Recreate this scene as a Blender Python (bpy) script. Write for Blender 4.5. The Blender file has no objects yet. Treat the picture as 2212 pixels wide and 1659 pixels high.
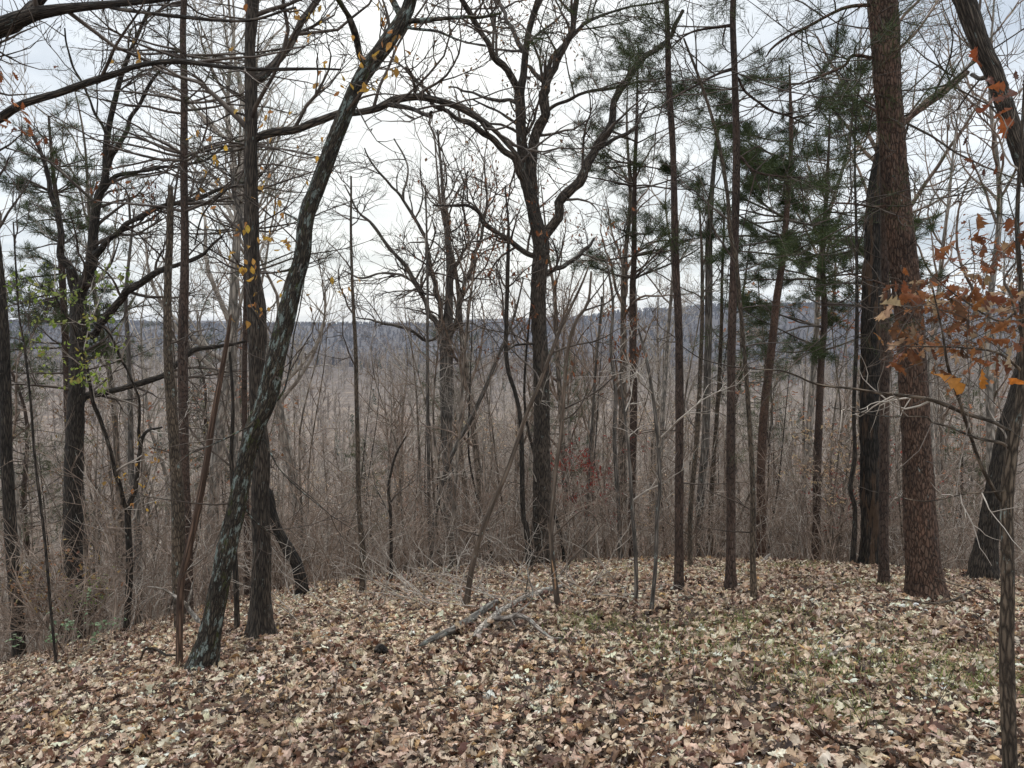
import bpy, math
import numpy as np

# ---------------------------------------------------------------- camera, sky, sun, exposure
sc = bpy.context.scene
COL = sc.collection
F = 1671.0                      # focal length in the 2212 px wide trace frame
PITCH = math.radians(4.8)
cam_d = bpy.data.cameras.new('camera')
cam_d.sensor_width = 36.0
cam_d.lens = F * 36.0 / 2212.0
cam_d.clip_start = 0.05
cam_d.clip_end = 9000.0
cam = bpy.data.objects.new('camera', cam_d)
COL.objects.link(cam)
cam.location = (0, 0, 0)        # eye level is the world's zero
cam.rotation_euler = (math.radians(90) - PITCH, 0, 0)
sc.camera = cam

SUN_EL, SUN_AZ = math.radians(42), math.radians(-6)
world = bpy.data.worlds.new('World')
sc.world = world
world.use_nodes = True
wt = world.node_tree
wt.nodes.clear()
WN = lambda t: wt.nodes.new(t)
wo = WN('ShaderNodeOutputWorld'); wb = WN('ShaderNodeBackground')
sky = WN('ShaderNodeTexSky'); sky.sky_type = 'NISHITA'; sky.sun_disc = False
sky.sun_elevation = SUN_EL; sky.sun_rotation = SUN_AZ
tcw = WN('ShaderNodeTexCoord'); sep = WN('ShaderNodeSeparateXYZ')
wt.links.new(tcw.outputs['Generated'], sep.inputs[0])
def wm(op, a, b=None, clamp=False):
    n = WN('ShaderNodeMath'); n.operation = op; n.use_clamp = clamp
    for i, v in enumerate((a, b)):
        if v is None: continue
        if isinstance(v, (int, float)): n.inputs[i].default_value = v
        else: wt.links.new(v, n.inputs[i])
    return n.outputs[0]
den = wm('ADD', wm('MAXIMUM', sep.outputs[2], 0.0), 0.12)
cx = wm('DIVIDE', sep.outputs[0], den); cy = wm('DIVIDE', sep.outputs[1], den)
cmb = WN('ShaderNodeCombineXYZ'); wt.links.new(cx, cmb.inputs[0]); wt.links.new(cy, cmb.inputs[1])
n1 = WN('ShaderNodeTexNoise'); n1.inputs['Scale'].default_value = 0.9; n1.inputs['Detail'].default_value = 7
n1.inputs['Roughness'].default_value = 0.55; n1.inputs['Distortion'].default_value = 0.4
wt.links.new(cmb.outputs[0], n1.inputs['Vector'])
rmp = WN('ShaderNodeValToRGB')
rmp.color_ramp.elements[0].position = 0.38; rmp.color_ramp.elements[0].color = (0.37, 0.415, 0.47, 1)
rmp.color_ramp.elements[1].position = 0.60; rmp.color_ramp.elements[1].color = (0.66, 0.69, 0.715, 1)
wt.links.new(n1.outputs['Fac'], rmp.inputs[0])
# cream glow of the hidden sun through the cloud
gd = WN('ShaderNodeVectorMath'); gd.operation = 'DOT_PRODUCT'
ge, ga = math.radians(13), math.radians(-4)
gd.inputs[1].default_value = (math.sin(ga) * math.cos(ge), math.cos(ga) * math.cos(ge), math.sin(ge))
nrm = WN('ShaderNodeVectorMath'); nrm.operation = 'NORMALIZE'
wt.links.new(tcw.outputs['Generated'], nrm.inputs[0]); wt.links.new(nrm.outputs[0], gd.inputs[0])
glow = wm('POWER', wm('MAXIMUM', gd.outputs['Value'], 0.0), 16.0)
mixg = WN('ShaderNodeMix'); mixg.data_type = 'RGBA'
wt.links.new(wm('MULTIPLY', glow, 0.65, True), mixg.inputs[0])
wt.links.new(rmp.outputs[0], mixg.inputs[6]); mixg.inputs[7].default_value = (0.78, 0.765, 0.69, 1)
# overcast: the cloud deck is brighter overhead than at the horizon
upf = wm('ADD', 1.0, wm('MULTIPLY', wm('POWER', wm('MAXIMUM', sep.outputs[2], 0.0), 2.6), 2.6))
sc1 = WN('ShaderNodeVectorMath'); sc1.operation = 'SCALE'
wt.links.new(mixg.outputs[2], sc1.inputs[0]); wt.links.new(upf, sc1.inputs['Scale'])
sc2 = WN('ShaderNodeVectorMath'); sc2.operation = 'SCALE'; sc2.inputs['Scale'].default_value = 0.012
wt.links.new(sky.outputs[0], sc2.inputs[0])
addw = WN('ShaderNodeVectorMath'); addw.operation = 'ADD'
wt.links.new(sc1.outputs[0], addw.inputs[0]); wt.links.new(sc2.outputs[0], addw.inputs[1])
wt.links.new(addw.outputs[0], wb.inputs['Color']); wb.inputs['Strength'].default_value = 1.0
wt.links.new(wb.outputs[0], wo.inputs['Surface'])

sun_d = bpy.data.lights.new('sun', 'SUN'); sun_d.energy = 1.5; sun_d.angle = math.radians(16)
sun_d.color = (1.0, 0.95, 0.87)
sun = bpy.data.objects.new('sun', sun_d); COL.objects.link(sun)
sun.rotation_euler = (math.radians(90) - SUN_EL, 0, math.radians(180) - SUN_AZ)
sun.location = (0, 0, 60)
sc.view_settings.view_transform = 'Standard'; sc.view_settings.look = 'None'
sc.view_settings.gamma = 1.0; sc.view_settings.exposure = 0.4
sc.cycles.max_bounces = 6; sc.cycles.diffuse_bounces = 3; sc.cycles.glossy_bounces = 2
sc.cycles.denoising_prefilter = 'NONE'; sc.cycles.transmission_bounces = 3; sc.cycles.volume_bounces = 1; sc.cycles.transparent_max_bounces = 4

rng = np.random.default_rng(11)
X_ = np.array([1., 0, 0]); Z_ = np.array([0, 0, 1.])

# ---------------------------------------------------------------- numeric helpers
def _h(ix, iy, iz):
    n = (ix.astype(np.int64) * 374761393 + iy.astype(np.int64) * 668265263 + iz.astype(np.int64) * 2147483647) & 0xFFFFFFFF
    n = ((n ^ (n >> 13)) * 1274126177) & 0xFFFFFFFF
    return ((n ^ (n >> 16)) & 0xFFFF) / 65535.0
def noise3(p):
    f = np.floor(p); t = p - f; t = t * t * (3 - 2 * t)
    x, y, z = f[..., 0], f[..., 1], f[..., 2]; r = 0
    for a in (0, 1):
        wa = t[..., 0] if a else 1 - t[..., 0]
        for b in (0, 1):
            wb_ = t[..., 1] if b else 1 - t[..., 1]
            for c in (0, 1):
                wc = t[..., 2] if c else 1 - t[..., 2]
                r = r + wa * wb_ * wc * _h(x + a, y + b, z + c)
    return r
def noise2(x, y, s=0.0): return noise3(np.stack([x, y, np.full_like(x, s)], -1))
def unit(v): return v / np.maximum(np.linalg.norm(v, axis=-1, keepdims=True), 1e-9)

# ---------------------------------------------------------------- terrain
CAMH = 1.6
def sstep(a, b, x):
    t = np.clip((x - a) / (b - a), 0, 1); return t * t * (3 - 2 * t)
def ground(x, y, micro=True):
    x = np.asarray(x, float); y = np.asarray(y, float)
    yc = 25.0
    yy = np.maximum(y, 0)
    near = np.where(yy < yc, 0.0925 * yy + 0.00816 * yy ** 2, 0.0925 * yc + 0.00816 * yc ** 2 + 0.50 * (yy - yc))
    near = near + 0.05 * np.minimum(y, 0)
    xs = np.clip(x, -40, 40)
    near = near + 0.011 * (xs - 3) ** 2 + 0.022 * np.minimum(xs + 3, 0) ** 2 + 0.02 * np.maximum(xs - 9, 0) ** 2
    cap = 58.0
    drop = cap * (1 - np.exp(-near / cap * (1 + 0.25 * near / cap)))
    z = -CAMH - drop
    far = np.hypot(x, y)
    # rolling floor, a low rise, then the long ridge
    z = z + sstep(120, 500, far) * 14 * (noise2(x / 260, y / 260, 3.3) - 0.5)
    z = z + sstep(330, 620, y) * (1 - sstep(700, 900, y)) * 20 * noise2(x / 300 + 7, y / 500, 1.1)
    ridge = 36 + 40 * sstep(-700, 1100, x) + 34 * (noise2(x / 520 + 3, y / 900, 5.1) - 0.5) + 9 * noise2(x / 130, y / 300, 2.2)
    z = z + sstep(850, 1750, far + 0.15 * np.abs(x)) * ridge * sstep(-200, 500, far)
    if micro:
        k = np.exp(-far / 30)
        z = z + k * (0.11 * (noise2(x / 1.5, y / 1.5) - 0.5) + 0.04 * (noise2(x / .4, y / .4, 4.) - 0.5)) * sstep(0.3, 2.0, far)
    return z
def ray(px, py):
    v = np.array([(px - 1106) / F, 1.0, -(py - 829.5) / F])
    c, s = math.cos(PITCH), math.sin(PITCH)
    return np.array([v[0], v[1] * c + v[2] * s, -v[1] * s + v[2] * c])
def at(px, py, d):              # traced pixel at forward distance d
    v = ray(px, py); return v * (d / v[1])
def hit(px, py):
    v = ray(px, py); v = v / v[1]
    ys = np.linspace(1.0, 40, 4000)
    g = ground(v[0] * ys, ys) - v[2] * ys
    i = np.argmax(g > 0)
    return float(ys[i]) if g[i] > 0 else None

# ---------------------------------------------------------------- mesh helpers
class MB:
    def __init__(s): s.v = []; s.q = []; s.n = 0; s.tc = []; s.c = []; s.m = []
    def add(s, V, Q, tc=None, col=None):
        s.v.append(V.reshape(-1, 3)); s.q.append(Q.reshape(-1, 4) + s.n); s.n += V.reshape(-1, 3).shape[0]
        if tc is not None: s.tc.append(tc.reshape(-1, 3))
        if col is not None: s.c.append(col.reshape(-1, 4))
    def mesh(s, name, mat, origin=(0, 0, 0)):
        V = np.concatenate(s.v) - np.array(origin); Q = np.concatenate(s.q).astype(np.int32)
        me = bpy.data.meshes.new(name)
        me.vertices.add(len(V)); me.vertices.foreach_set('co', V.astype(np.float32).ravel())
        me.loops.add(Q.size); me.loops.foreach_set('vertex_index', Q.ravel())
        me.polygons.add(len(Q)); me.polygons.foreach_set('loop_start', np.arange(0, Q.size, 4, dtype=np.int32))
        me.update(calc_edges=True)
        if s.tc:
            a = me.attributes.new('tc', 'FLOAT_VECTOR', 'POINT'); a.data.foreach_set('vector', np.concatenate(s.tc).astype(np.float32).ravel())
        if s.c:
            a = me.attributes.new('lc', 'FLOAT_COLOR', 'POINT'); a.data.foreach_set('color', np.concatenate(s.c).astype(np.float32).ravel())
        me.materials.append(mat)
        return me
def link(name, me, parent=None, loc=(0, 0, 0)):
    o = bpy.data.objects.new(name, me); COL.objects.link(o); o.location = loc
    if parent is not None: o.parent = parent
    return o
def tag(o, label=None, cat=None, group=None, kind=None):
    if label: o['label'] = label
    if cat: o['category'] = cat
    if group: o['group'] = group
    if kind: o['kind'] = kind
    return o

def tubes(mb, P, R, S=3, bark=0.0, attr=False, cap=False):
    """P (N,K,3) centre lines, R (N,K) radii -> quads."""
    N, K, _ = P.shape
    T = unit(np.gradient(P, axis=1))
    m = unit(P[:, -1] - P[:, 0])
    ref = np.where((np.abs(m[:, 2:3]) < 0.8), Z_, X_)[:, None, :]
    U = unit(np.cross(T, ref)); W = np.cross(T, U)
    th = np.arange(S) * 2 * np.pi / S
    cs, sn = np.cos(th), np.sin(th)
    Rr = np.repeat(R[:, :, None], S, 2)
    L = np.concatenate([np.zeros((N, 1)), np.cumsum(np.linalg.norm(np.diff(P, axis=1), axis=-1), 1)], 1)
    tc = None
    if attr or bark:
        rm = R.max(axis=1)[:, None, None]
        off = rng.random((N, 1, 1)) * 50
        tc = np.stack([np.broadcast_to(cs * rm, (N, K, S)) + off, np.broadcast_to(sn * rm, (N, K, S)) + off,
                       np.repeat(L[:, :, None], S, 2)], -1)
    if bark:
        a = noise3(tc * np.array([38, 38, 14.])) - 0.5; b = noise3(tc * np.array([90, 90, 45.])) - 0.5; c = noise3(tc * np.array([6, 6, 2.2])) - 0.5
        Rr = Rr * (1 + bark * (0.22 * a + 0.10 * b) + 0.22 * c * min(1, bark * 1.5))
    V = P[:, :, None] + Rr[..., None] * (cs[:, None] * U[:, :, None] + sn[:, None] * W[:, :, None])
    i = np.arange(K - 1)[:, None] * S; j = np.arange(S)[None]; jn = (j + 1) % S
    q = np.stack([i + j, i + jn, i + S + jn, i + S + j], -1).reshape(1, -1, 4)
    Q = q + (np.arange(N) * K * S)[:, None, None]
    mb.add(V, Q, tc if attr or bark else None)
    if cap:                      # ragged closed top on a snag
        e = V[:, -1]; ctr = P[:, -1] - T[:, -1] * R[:, -1:] * 0.6
        for n in range(N):
            jag = e[n] + T[n, -1] * (rng.random((S, 1)) ** 2 * R[n, -1] * 3.2)
            VV = np.concatenate([e[n], jag, ctr[n][None]])
            k = np.arange(S); kn = (k + 1) % S
            qq = np.concatenate([np.stack([k, kn, S + kn, S + k], -1), np.stack([S + k, S + kn, np.full(S, 2 * S), np.full(S, 2 * S)], -1)[::1]])
            tt = np.concatenate([tc[n, -1], tc[n, -1] + [0, 0, .05], tc[n, -1][:1]]) if tc is not None else None
            # degenerate quads are avoided by splitting the fan in pairs
            fan = np.stack([S + k[::2], S + kn[::2], S + (kn[::2] + 1) % S, np.full(len(k[::2]), 2 * S)], -1)
            mb.add(VV, np.concatenate([qq[:S], fan]), tt)

def resample(pts, K):
    """Catmull-Rom through rows of pts (position, radius...)"""
    p = np.asarray(pts, float)
    if len(p) == 2: return p[0] + (p[1] - p[0]) * np.linspace(0, 1, K)[:, None]
    e = np.concatenate([[2 * p[0] - p[1]], p, [2 * p[-1] - p[-2]]])
    seg = np.linalg.norm(np.diff(p[:, :3], axis=0), axis=1); cum = np.concatenate([[0], np.cumsum(seg)])
    s = np.linspace(0, cum[-1], K); i = np.clip(np.searchsorted(cum, s, 'right') - 1, 0, len(p) - 2)
    t = ((s - cum[i]) / np.maximum(seg[i], 1e-9))[:, None]
    a, b, c, d = e[i], e[i + 1], e[i + 2], e[i + 3]
    return .5 * ((2 * b) + (c - a) * t + (2 * a - 5 * b + 4 * c - d) * t ** 2 + (3 * b - a - 3 * c + d) * t ** 3)

def grow(P, R, dens, L, K=6, tr=(0.1, 1.0), ang=(30, 65), wig=0.22, up=0.05, rr=0.5, rmax=1.0, rmin=0.0012, fade=0.5, total=None, flat=0.0, even=0):
    """children (N,K,3) on parents; dens per metre of parent length"""
    N, Kp, _ = P.shape
    if N == 0: return np.zeros((0, K, 3)), np.zeros((0, K))
    seg = np.linalg.norm(np.diff(P, axis=1), axis=-1).sum(1) * (tr[1] - tr[0])
    M = int(total if total else seg.sum() * dens)
    if M < 1: return np.zeros((0, K, 3)), np.zeros((0, K))
    par = rng.choice(N, M, p=seg / seg.sum())
    t = tr[0] + (tr[1] - tr[0]) * rng.random(M)
    if even: t = np.clip((np.round(t * even) + rng.normal(0, .07, M)) / even, tr[0], tr[1])
    f = t * (Kp - 1); i = np.clip(f.astype(int), 0, Kp - 2); fr = (f - i)[:, None]
    p = P[par, i] * (1 - fr) + P[par, i + 1] * fr
    r = (R[par, i] * (1 - fr[:, 0]) + R[par, i + 1] * fr[:, 0])
    T = unit(P[par, i + 1] - P[par, i])
    rnd = rng.normal(size=(M, 3)); rnd[:, 2] *= (1 - flat)
    perp = unit(rnd - (rnd * T).sum(1, keepdims=True) * T)
    a = np.radians(rng.uniform(ang[0], ang[1], M))[:, None]
    d = unit(np.cos(a) * T + np.sin(a) * perp)
    ln = L * rng.uniform(0.5, 1.35, M) * (1 - fade * t)
    r0 = np.clip(r * rr, rmin * 1.3, rmax)
    C = np.empty((M, K, 3)); C[:, 0] = p
    step = (ln / (K - 1))[:, None]
    bend = rng.normal(size=(M, 3)) * wig * 0.4
    for k in range(1, K):
        C[:, k] = C[:, k - 1] + d * step
        d = unit(d + rng.normal(size=(M, 3)) * wig + bend + Z_ * up)
    s = np.linspace(0, 1, K)[None]
    Rr = r0[:, None] * (1 - s) ** 0.8 + rmin * (0.6 + 0.4 * (1 - s))
    return C, Rr

# ---------------------------------------------------------------- leaves
def leaf_template(kind):
    if kind == 'oak':
        u = np.array([0, .10, .22, .32, .44, .54, .66, .76, .88, 1.0]); w = np.array([.015, .03, .15, .08, .25, .13, .27, .12, .16, .01])
        sh = np.array([0, 0, .05, 0, .08, 0, .08, 0, .05, 0])
    elif kind == 'oval':
        u = np.array([0, .15, .35, .6, .82, 1.0]); w = np.array([.01, .15, .25, .25, .14, .0]); sh = np.zeros(6)
    else:
        u = np.array([0, .3, .55, .8, 1.0]); w = np.array([.02, .26, .12, .22, .02]); sh = np.array([0, .05, 0, .05, 0])
    K = len(u)
    V = np.zeros((K, 3, 3)); V[:, :, 0] = u[:, None] - .5
    V[:, 0, 0] += sh; V[:, 2, 0] += sh
    V[:, 0, 1] = w; V[:, 2, 1] = -w
    i = np.arange(K - 1)[:, None] * 3; j = np.arange(2)[None]
    q = np.stack([i + j, i + j + 1, i + j + 4, i + j + 3], -1).reshape(-1, 4)
    return V.reshape(-1, 3), q
def rot_frames(yaw, pit, rol):
    cy_, sy = np.cos(yaw), np.sin(yaw); cp, sp = np.cos(pit), np.sin(pit); cr, sr = np.cos(rol), np.sin(rol)
    z = np.zeros_like(cy_)
    Rz = np.stack([np.stack([cy_, -sy, z], -1), np.stack([sy, cy_, z], -1), np.stack([z, z, z + 1], -1)], -2)
    Ry = np.stack([np.stack([cp, z, sp], -1), np.stack([z, z + 1, z], -1), np.stack([-sp, z, cp], -1)], -2)
    Rx = np.stack([np.stack([z + 1, z, z], -1), np.stack([z, cr, -sr], -1), np.stack([z, sr, cr], -1)], -2)
    return Rz @ Ry @ Rx
def leaves(mb, C, size, kind, cols, yaw=None, pit=None, rol=None, curl=0.25, slope=None, noise=0.25):
    N = len(C)
    V0, q = leaf_template(kind)
    V = np.repeat(V0[None], N, 0)
    V[:, :, 1] *= rng.uniform(.75, 1.25, N)[:, None]
    fold = rng.normal(0, curl, N)[:, None]; arch = rng.normal(0, curl * 1.1, N)[:, None]; tw = rng.normal(0, curl * 1.4, N)[:, None]
    V[:, :, 2] += fold * np.abs(V[:, :, 1]) * 1.8 + arch * (V[:, :, 0] ** 2 - .12) * 1.6 + tw * V[:, :, 0] * V[:, :, 1] * 3
    V[:, :, 2] += rng.normal(0, .035 * noise / .25, V.shape[:2])
    V *= size[:, None, None]
    M = rot_frames(rng.uniform(0, 6.283, N) if yaw is None else yaw, rng.normal(0, .3, N) if pit is None else pit, rng.normal(0, .3, N) if rol is None else rol)
    V = np.einsum('nij,nvj->nvi', M, V)
    if slope is not None: V[:, :, 2] += V[:, :, 0] * slope[0][:, None] + V[:, :, 1] * slope[1][:, None]
    V += C[:, None]
    cc = np.repeat(np.concatenate([cols, np.ones((N, 1))], 1)[:, None], V.shape[1], 1)
    # paler midrib belongs to the leaf itself
    mid = (np.arange(V.shape[1]) % 3 == 1)[None, :, None]
    cc[..., :3] = np.where(mid, np.minimum(cc[..., :3] * 1.12, .9), cc[..., :3] * .97)
    mb.add(V, q[None] + (np.arange(N) * V.shape[1])[:, None, None], col=cc)
def pick(pal, wts, N, var=.18):
    pal = np.array(pal); i = rng.choice(len(pal), N, p=np.array(wts) / np.sum(wts))
    return np.clip(pal[i] * (1 + rng.normal(0, var, (N, 1))) * (1 + rng.normal(0, .04, (N, 3))), .01, .85)
def needles(mb, P, D, n, length, width, spread=0.8):
    """n blades per tuft at P along D"""
    M = len(P)
    d = unit(D[:, None] + rng.normal(0, spread, (M, n, 3)) + Z_ * .25)
    l = length * rng.uniform(.6, 1.1, (M, n, 1)); b = P[:, None] + rng.normal(0, .02, (M, n, 3))
    sd = unit(np.cross(d, rng.normal(size=(M, n, 3)))) * width / 2
    tip = b + d * l; mid = b + d * l * .5 + rng.normal(0, .006, (M, n, 3))
    V = np.stack([b, mid - sd, tip, mid + sd], 2)
    k = M * n
    mb.add(V.reshape(k, 4, 3), np.arange(k * 4).reshape(k, 4))

# ---------------------------------------------------------------- materials
def mat_base(name, rough=.85):
    m = bpy.data.materials.new(name); m.use_nodes = True; t = m.node_tree
    b = t.nodes['Principled BSDF']; b.inputs['Roughness'].default_value = rough; b.inputs['Specular IOR Level'].default_value = .3
    return m, t, b
def N_(t, ty, **k):
    n = t.nodes.new(ty)
    for a, v in k.items():
        if hasattr(n, a): setattr(n, a, v)
        else: n.inputs[a].default_value = v
    return n
def ramp(t, src, stops):
    r = t.nodes.new('ShaderNodeValToRGB'); e = r.color_ramp.elements
    while len(e) < len(stops): e.new(.5)
    for x, (p, c) in zip(e, stops): x.position = p; x.color = (*c, 1)
    t.links.new(src, r.inputs[0]); return r.outputs[0]
def mixc(t, fac, a, b, mode='MIX'):
    n = t.nodes.new('ShaderNodeMix'); n.data_type = 'RGBA'; n.blend_type = mode
    for i, v in ((0, fac), (6, a), (7, b)):
        if isinstance(v, (int, float)): n.inputs[i].default_value = v
        elif isinstance(v, tuple): n.inputs[i].default_value = (*v, 1)
        else: t.links.new(v, n.inputs[i])
    return n.outputs[2]
def mth(t, op, a, b=0.0, clamp=False):
    n = t.nodes.new('ShaderNodeMath'); n.operation = op; n.use_clamp = clamp
    for i, v in enumerate((a, b)):
        if isinstance(v, (int, float)): n.inputs[i].default_value = v
        else: t.links.new(v, n.inputs[i])
    return n.outputs[0]
def bark(name, dark, light, scale=(30, 30, 6), lichen=0.0, plates=False, moss=0.0, patch=None, depth=.012):
    m, t, b = mat_base(name)
    at_ = N_(t, 'ShaderNodeAttribute', attribute_name='tc')
    mp = N_(t, 'ShaderNodeMapping'); mp.inputs['Scale'].default_value = scale; t.links.new(at_.outputs['Vector'], mp.inputs[0])
    nz = N_(t, 'ShaderNodeTexNoise', Scale=1.0, Detail=6.0, Roughness=.65); t.links.new(mp.outputs[0], nz.inputs['Vector'])
    wv = t.nodes.new('ShaderNodeVectorMath'); wv.operation = 'ADD'
    sv = t.nodes.new('ShaderNodeVectorMath'); sv.operation = 'SCALE'; sv.inputs['Scale'].default_value = 1.2
    t.links.new(nz.outputs['Color'], sv.inputs[0]); t.links.new(mp.outputs[0], wv.inputs[0]); t.links.new(sv.outputs[0], wv.inputs[1])
    vo = N_(t, 'ShaderNodeTexVoronoi', feature='DISTANCE_TO_EDGE', Scale=.55 if not plates else .8)
    t.links.new(wv.outputs[0], vo.inputs['Vector'])
    vc = N_(t, 'ShaderNodeTexVoronoi', feature='F1', Scale=.55 if not plates else .8); t.links.new(wv.outputs[0], vc.inputs['Vector'])
    crack = ramp(t, vo.outputs['Distance'], [(0.0, (0, 0, 0)), (.16 if plates else .26, (1, 1, 1))])
    h = mth(t, 'ADD', mth(t, 'MULTIPLY', crack, .75), mth(t, 'MULTIPLY', nz.outputs['Fac'], .7))
    col = ramp(t, h, [(.25, dark), (.75, tuple((a + c) / 2 for a, c in zip(dark, light))), (1.0, light)])
    sx = t.nodes.new('ShaderNodeSeparateColor'); t.links.new(vc.outputs['Color'], sx.inputs[0])
    if plates: col = mixc(t, mth(t, 'MULTIPLY', sx.outputs[0], .55), col, (light[0] * 1.1, light[1] * .9, light[2] * .82))
    big = N_(t, 'ShaderNodeTexNoise', Scale=3.0, Detail=4.0); t.links.new(at_.outputs['Vector'], big.inputs['Vector'])
    col = mixc(t, 1.0, col, ramp(t, big.outputs['Fac'], [(.3, (.62, .62, .62)), (.7, (1.25, 1.2, 1.15))]), 'MULTIPLY')
    if patch:
        pn = N_(t, 'ShaderNodeTexNoise', Scale=2.2, Detail=3.0); pm = N_(t, 'ShaderNodeMapping'); pm.inputs['Scale'].default_value = (2.5, 2.5, .8); pm.inputs['Location'].default_value = (9, 4, 2)
        t.links.new(at_.outputs['Vector'], pm.inputs[0]); t.links.new(pm.outputs[0], pn.inputs['Vector'])
        col = mixc(t, ramp(t, pn.outputs['Fac'], [(.52, (0, 0, 0)), (.58, (1, 1, 1))]), col, patch)
    for amt, c, s0 in ((moss, (.055, .06, .018), 5.0), (lichen, (.24, .28, .25), 9.0)):
        if amt:
            ln = N_(t, 'ShaderNodeTexNoise', Scale=s0, Detail=8.0, Roughness=.75); t.links.new(at_.outputs['Vector'], ln.inputs['Vector'])
            p = .66 - .2 * amt
            col = mixc(t, ramp(t, ln.outputs['Fac'], [(p, (0, 0, 0)), (p + .05, (1, 1, 1))]), col, c)
    t.links.new(col, b.inputs['Base Color'])
    bp = N_(t, 'ShaderNodeBump', Strength=1.0, Distance=depth); t.links.new(h, bp.inputs['Height']); t.links.new(bp.outputs[0], b.inputs['Normal'])
    return m
def plain(name, a, b_, scale=6.0, rough=.85):
    m, t, b = mat_base(name, rough)
    oc = N_(t, 'ShaderNodeTexCoord'); nz = N_(t, 'ShaderNodeTexNoise', Scale=scale, Detail=3.0); t.links.new(oc.outputs['Object'], nz.inputs['Vector'])
    t.links.new(ramp(t, nz.outputs['Fac'], [(.35, a), (.65, b_)]), b.inputs['Base Color'])
    return m
def leafmat(name, trans=.25, rough=.55):
    m, t, b = mat_base(name, rough)
    a = N_(t, 'ShaderNodeAttribute', attribute_name='lc')
    oc = N_(t, 'ShaderNodeTexCoord'); nz = N_(t, 'ShaderNodeTexNoise', Scale=55.0, Detail=3.0); t.links.new(oc.outputs['Object'], nz.inputs['Vector'])
    col = mixc(t, 1.0, a.outputs['Color'], ramp(t, nz.outputs['Fac'], [(.3, (.68, .66, .62)), (.7, (1.15, 1.15, 1.12))]), 'MULTIPLY')
    t.links.new(col, b.inputs['Base Color'])
    tr = N_(t, 'ShaderNodeBsdfTranslucent'); t.links.new(col, tr.inputs[0])
    mx = N_(t, 'ShaderNodeMixShader'); mx.inputs[0].default_value = trans
    t.links.new(b.outputs[0], mx.inputs[1]); t.links.new(tr.outputs[0], mx.inputs[2])
    t.links.new(mx.outputs[0], t.nodes['Material Output'].inputs['Surface'])
    return m
B_OAK = bark('bark_oak', (.012, .009, .007), (.125, .10, .078), (60, 60, 14), lichen=.25, depth=.014)
B_OAKD = bark('bark_dark_oak', (.008, .0065, .005), (.082, .066, .052), (56, 56, 13), lichen=.15)
B_BROWN = bark('bark_brown', (.024, .017, .012), (.16, .122, .088), (60, 60, 24), lichen=.3, depth=.008)
B_LICH = bark('bark_lichened', (.010, .008, .006), (.095, .078, .058), (55, 55, 26), lichen=.60, moss=.5)
B_PINE = bark('bark_pine', (.012, .009, .007), (.11, .08, .064), (36, 36, 18), plates=True, depth=.016)
B_PINER = bark('bark_red_pine', (.012, .008, .006), (.135, .088, .064), (32, 32, 17), plates=True, lichen=.1, depth=.02)
B_GREY = bark('bark_grey', (.035, .029, .024), (.20, .175, .15), (35, 35, 5), lichen=.25, depth=.005)
B_DEAD = bark('bark_dead', (.035, .022, .016), (.19, .12, .085), (80, 80, 5), depth=.008)
B_CHAR = bark('bark_charred', (.006, .005, .004), (.05, .04, .031), (34, 34, 10), patch=(.085, .052, .032), depth=.02)
B_SMOOTH = bark('bark_smooth', (.06, .044, .032), (.17, .13, .10), (20, 20, 4), lichen=.2, depth=.003)
B_PALE = bark('bark_pale', (.10, .085, .07), (.48, .43, .37), (50, 50, 22), lichen=.3, depth=.008)
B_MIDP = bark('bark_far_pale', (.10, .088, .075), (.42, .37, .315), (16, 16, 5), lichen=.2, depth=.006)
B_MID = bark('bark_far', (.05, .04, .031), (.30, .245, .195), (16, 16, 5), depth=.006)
M_TWIG = plain('twig_brown', (.045, .034, .027), (.12, .092, .072))
M_TWIGG = plain('twig_grey', (.22, .18, .145), (.46, .40, .335))
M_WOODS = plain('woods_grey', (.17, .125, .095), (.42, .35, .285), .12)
M_TWIGP = plain('twig_pale', (.30, .27, .23), (.52, .48, .42))
M_BRUSH = plain('brush', (.10, .068, .050), (.33, .245, .185), 2.5)
M_NEED = plain('needles', (.030, .044, .014), (.075, .095, .032), 2.0, .9)
M_NEEDF = plain('needles_far', (.03, .042, .02), (.06, .075, .03), .3, .9)
M_LEAF = leafmat('leaf', .22)
M_LEAFT = leafmat('leaf_hanging', .5)

# ---------------------------------------------------------------- setting: ground and hills
mg, t, b = mat_base('forest_floor', .95)
oc = N_(t, 'ShaderNodeTexCoord')
v1 = N_(t, 'ShaderNodeTexVoronoi', Scale=14.0); t.links.new(oc.outputs['Object'], v1.inputs['Vector'])
sp = t.nodes.new('ShaderNodeSeparateColor'); t.links.new(v1.outputs['Color'], sp.inputs[0])
nearc = ramp(t, sp.outputs[0], [(0, (.02, .012, .008)), (.5, (.055, .034, .022)), (1, (.11, .07, .048))])
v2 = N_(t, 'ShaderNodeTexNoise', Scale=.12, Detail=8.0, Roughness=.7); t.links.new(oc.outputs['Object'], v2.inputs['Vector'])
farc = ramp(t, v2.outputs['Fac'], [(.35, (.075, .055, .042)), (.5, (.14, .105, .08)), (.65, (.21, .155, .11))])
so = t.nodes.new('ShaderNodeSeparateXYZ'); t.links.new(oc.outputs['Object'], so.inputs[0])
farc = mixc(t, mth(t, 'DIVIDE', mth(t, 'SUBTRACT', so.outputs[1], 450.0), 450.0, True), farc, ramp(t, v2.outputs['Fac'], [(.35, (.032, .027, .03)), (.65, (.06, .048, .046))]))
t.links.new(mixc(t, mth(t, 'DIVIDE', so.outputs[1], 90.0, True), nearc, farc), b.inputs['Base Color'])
G = 420
s_ = np.linspace(-1, 1, G); A_ = 1.7; KX = 8.0
xw = A_ * np.sinh(KX * s_); sy_ = np.linspace(-.55, 1, G); yw = A_ * np.sinh(KX * sy_)
gx, gy = np.meshgrid(xw, yw)
mb = MB()
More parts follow.
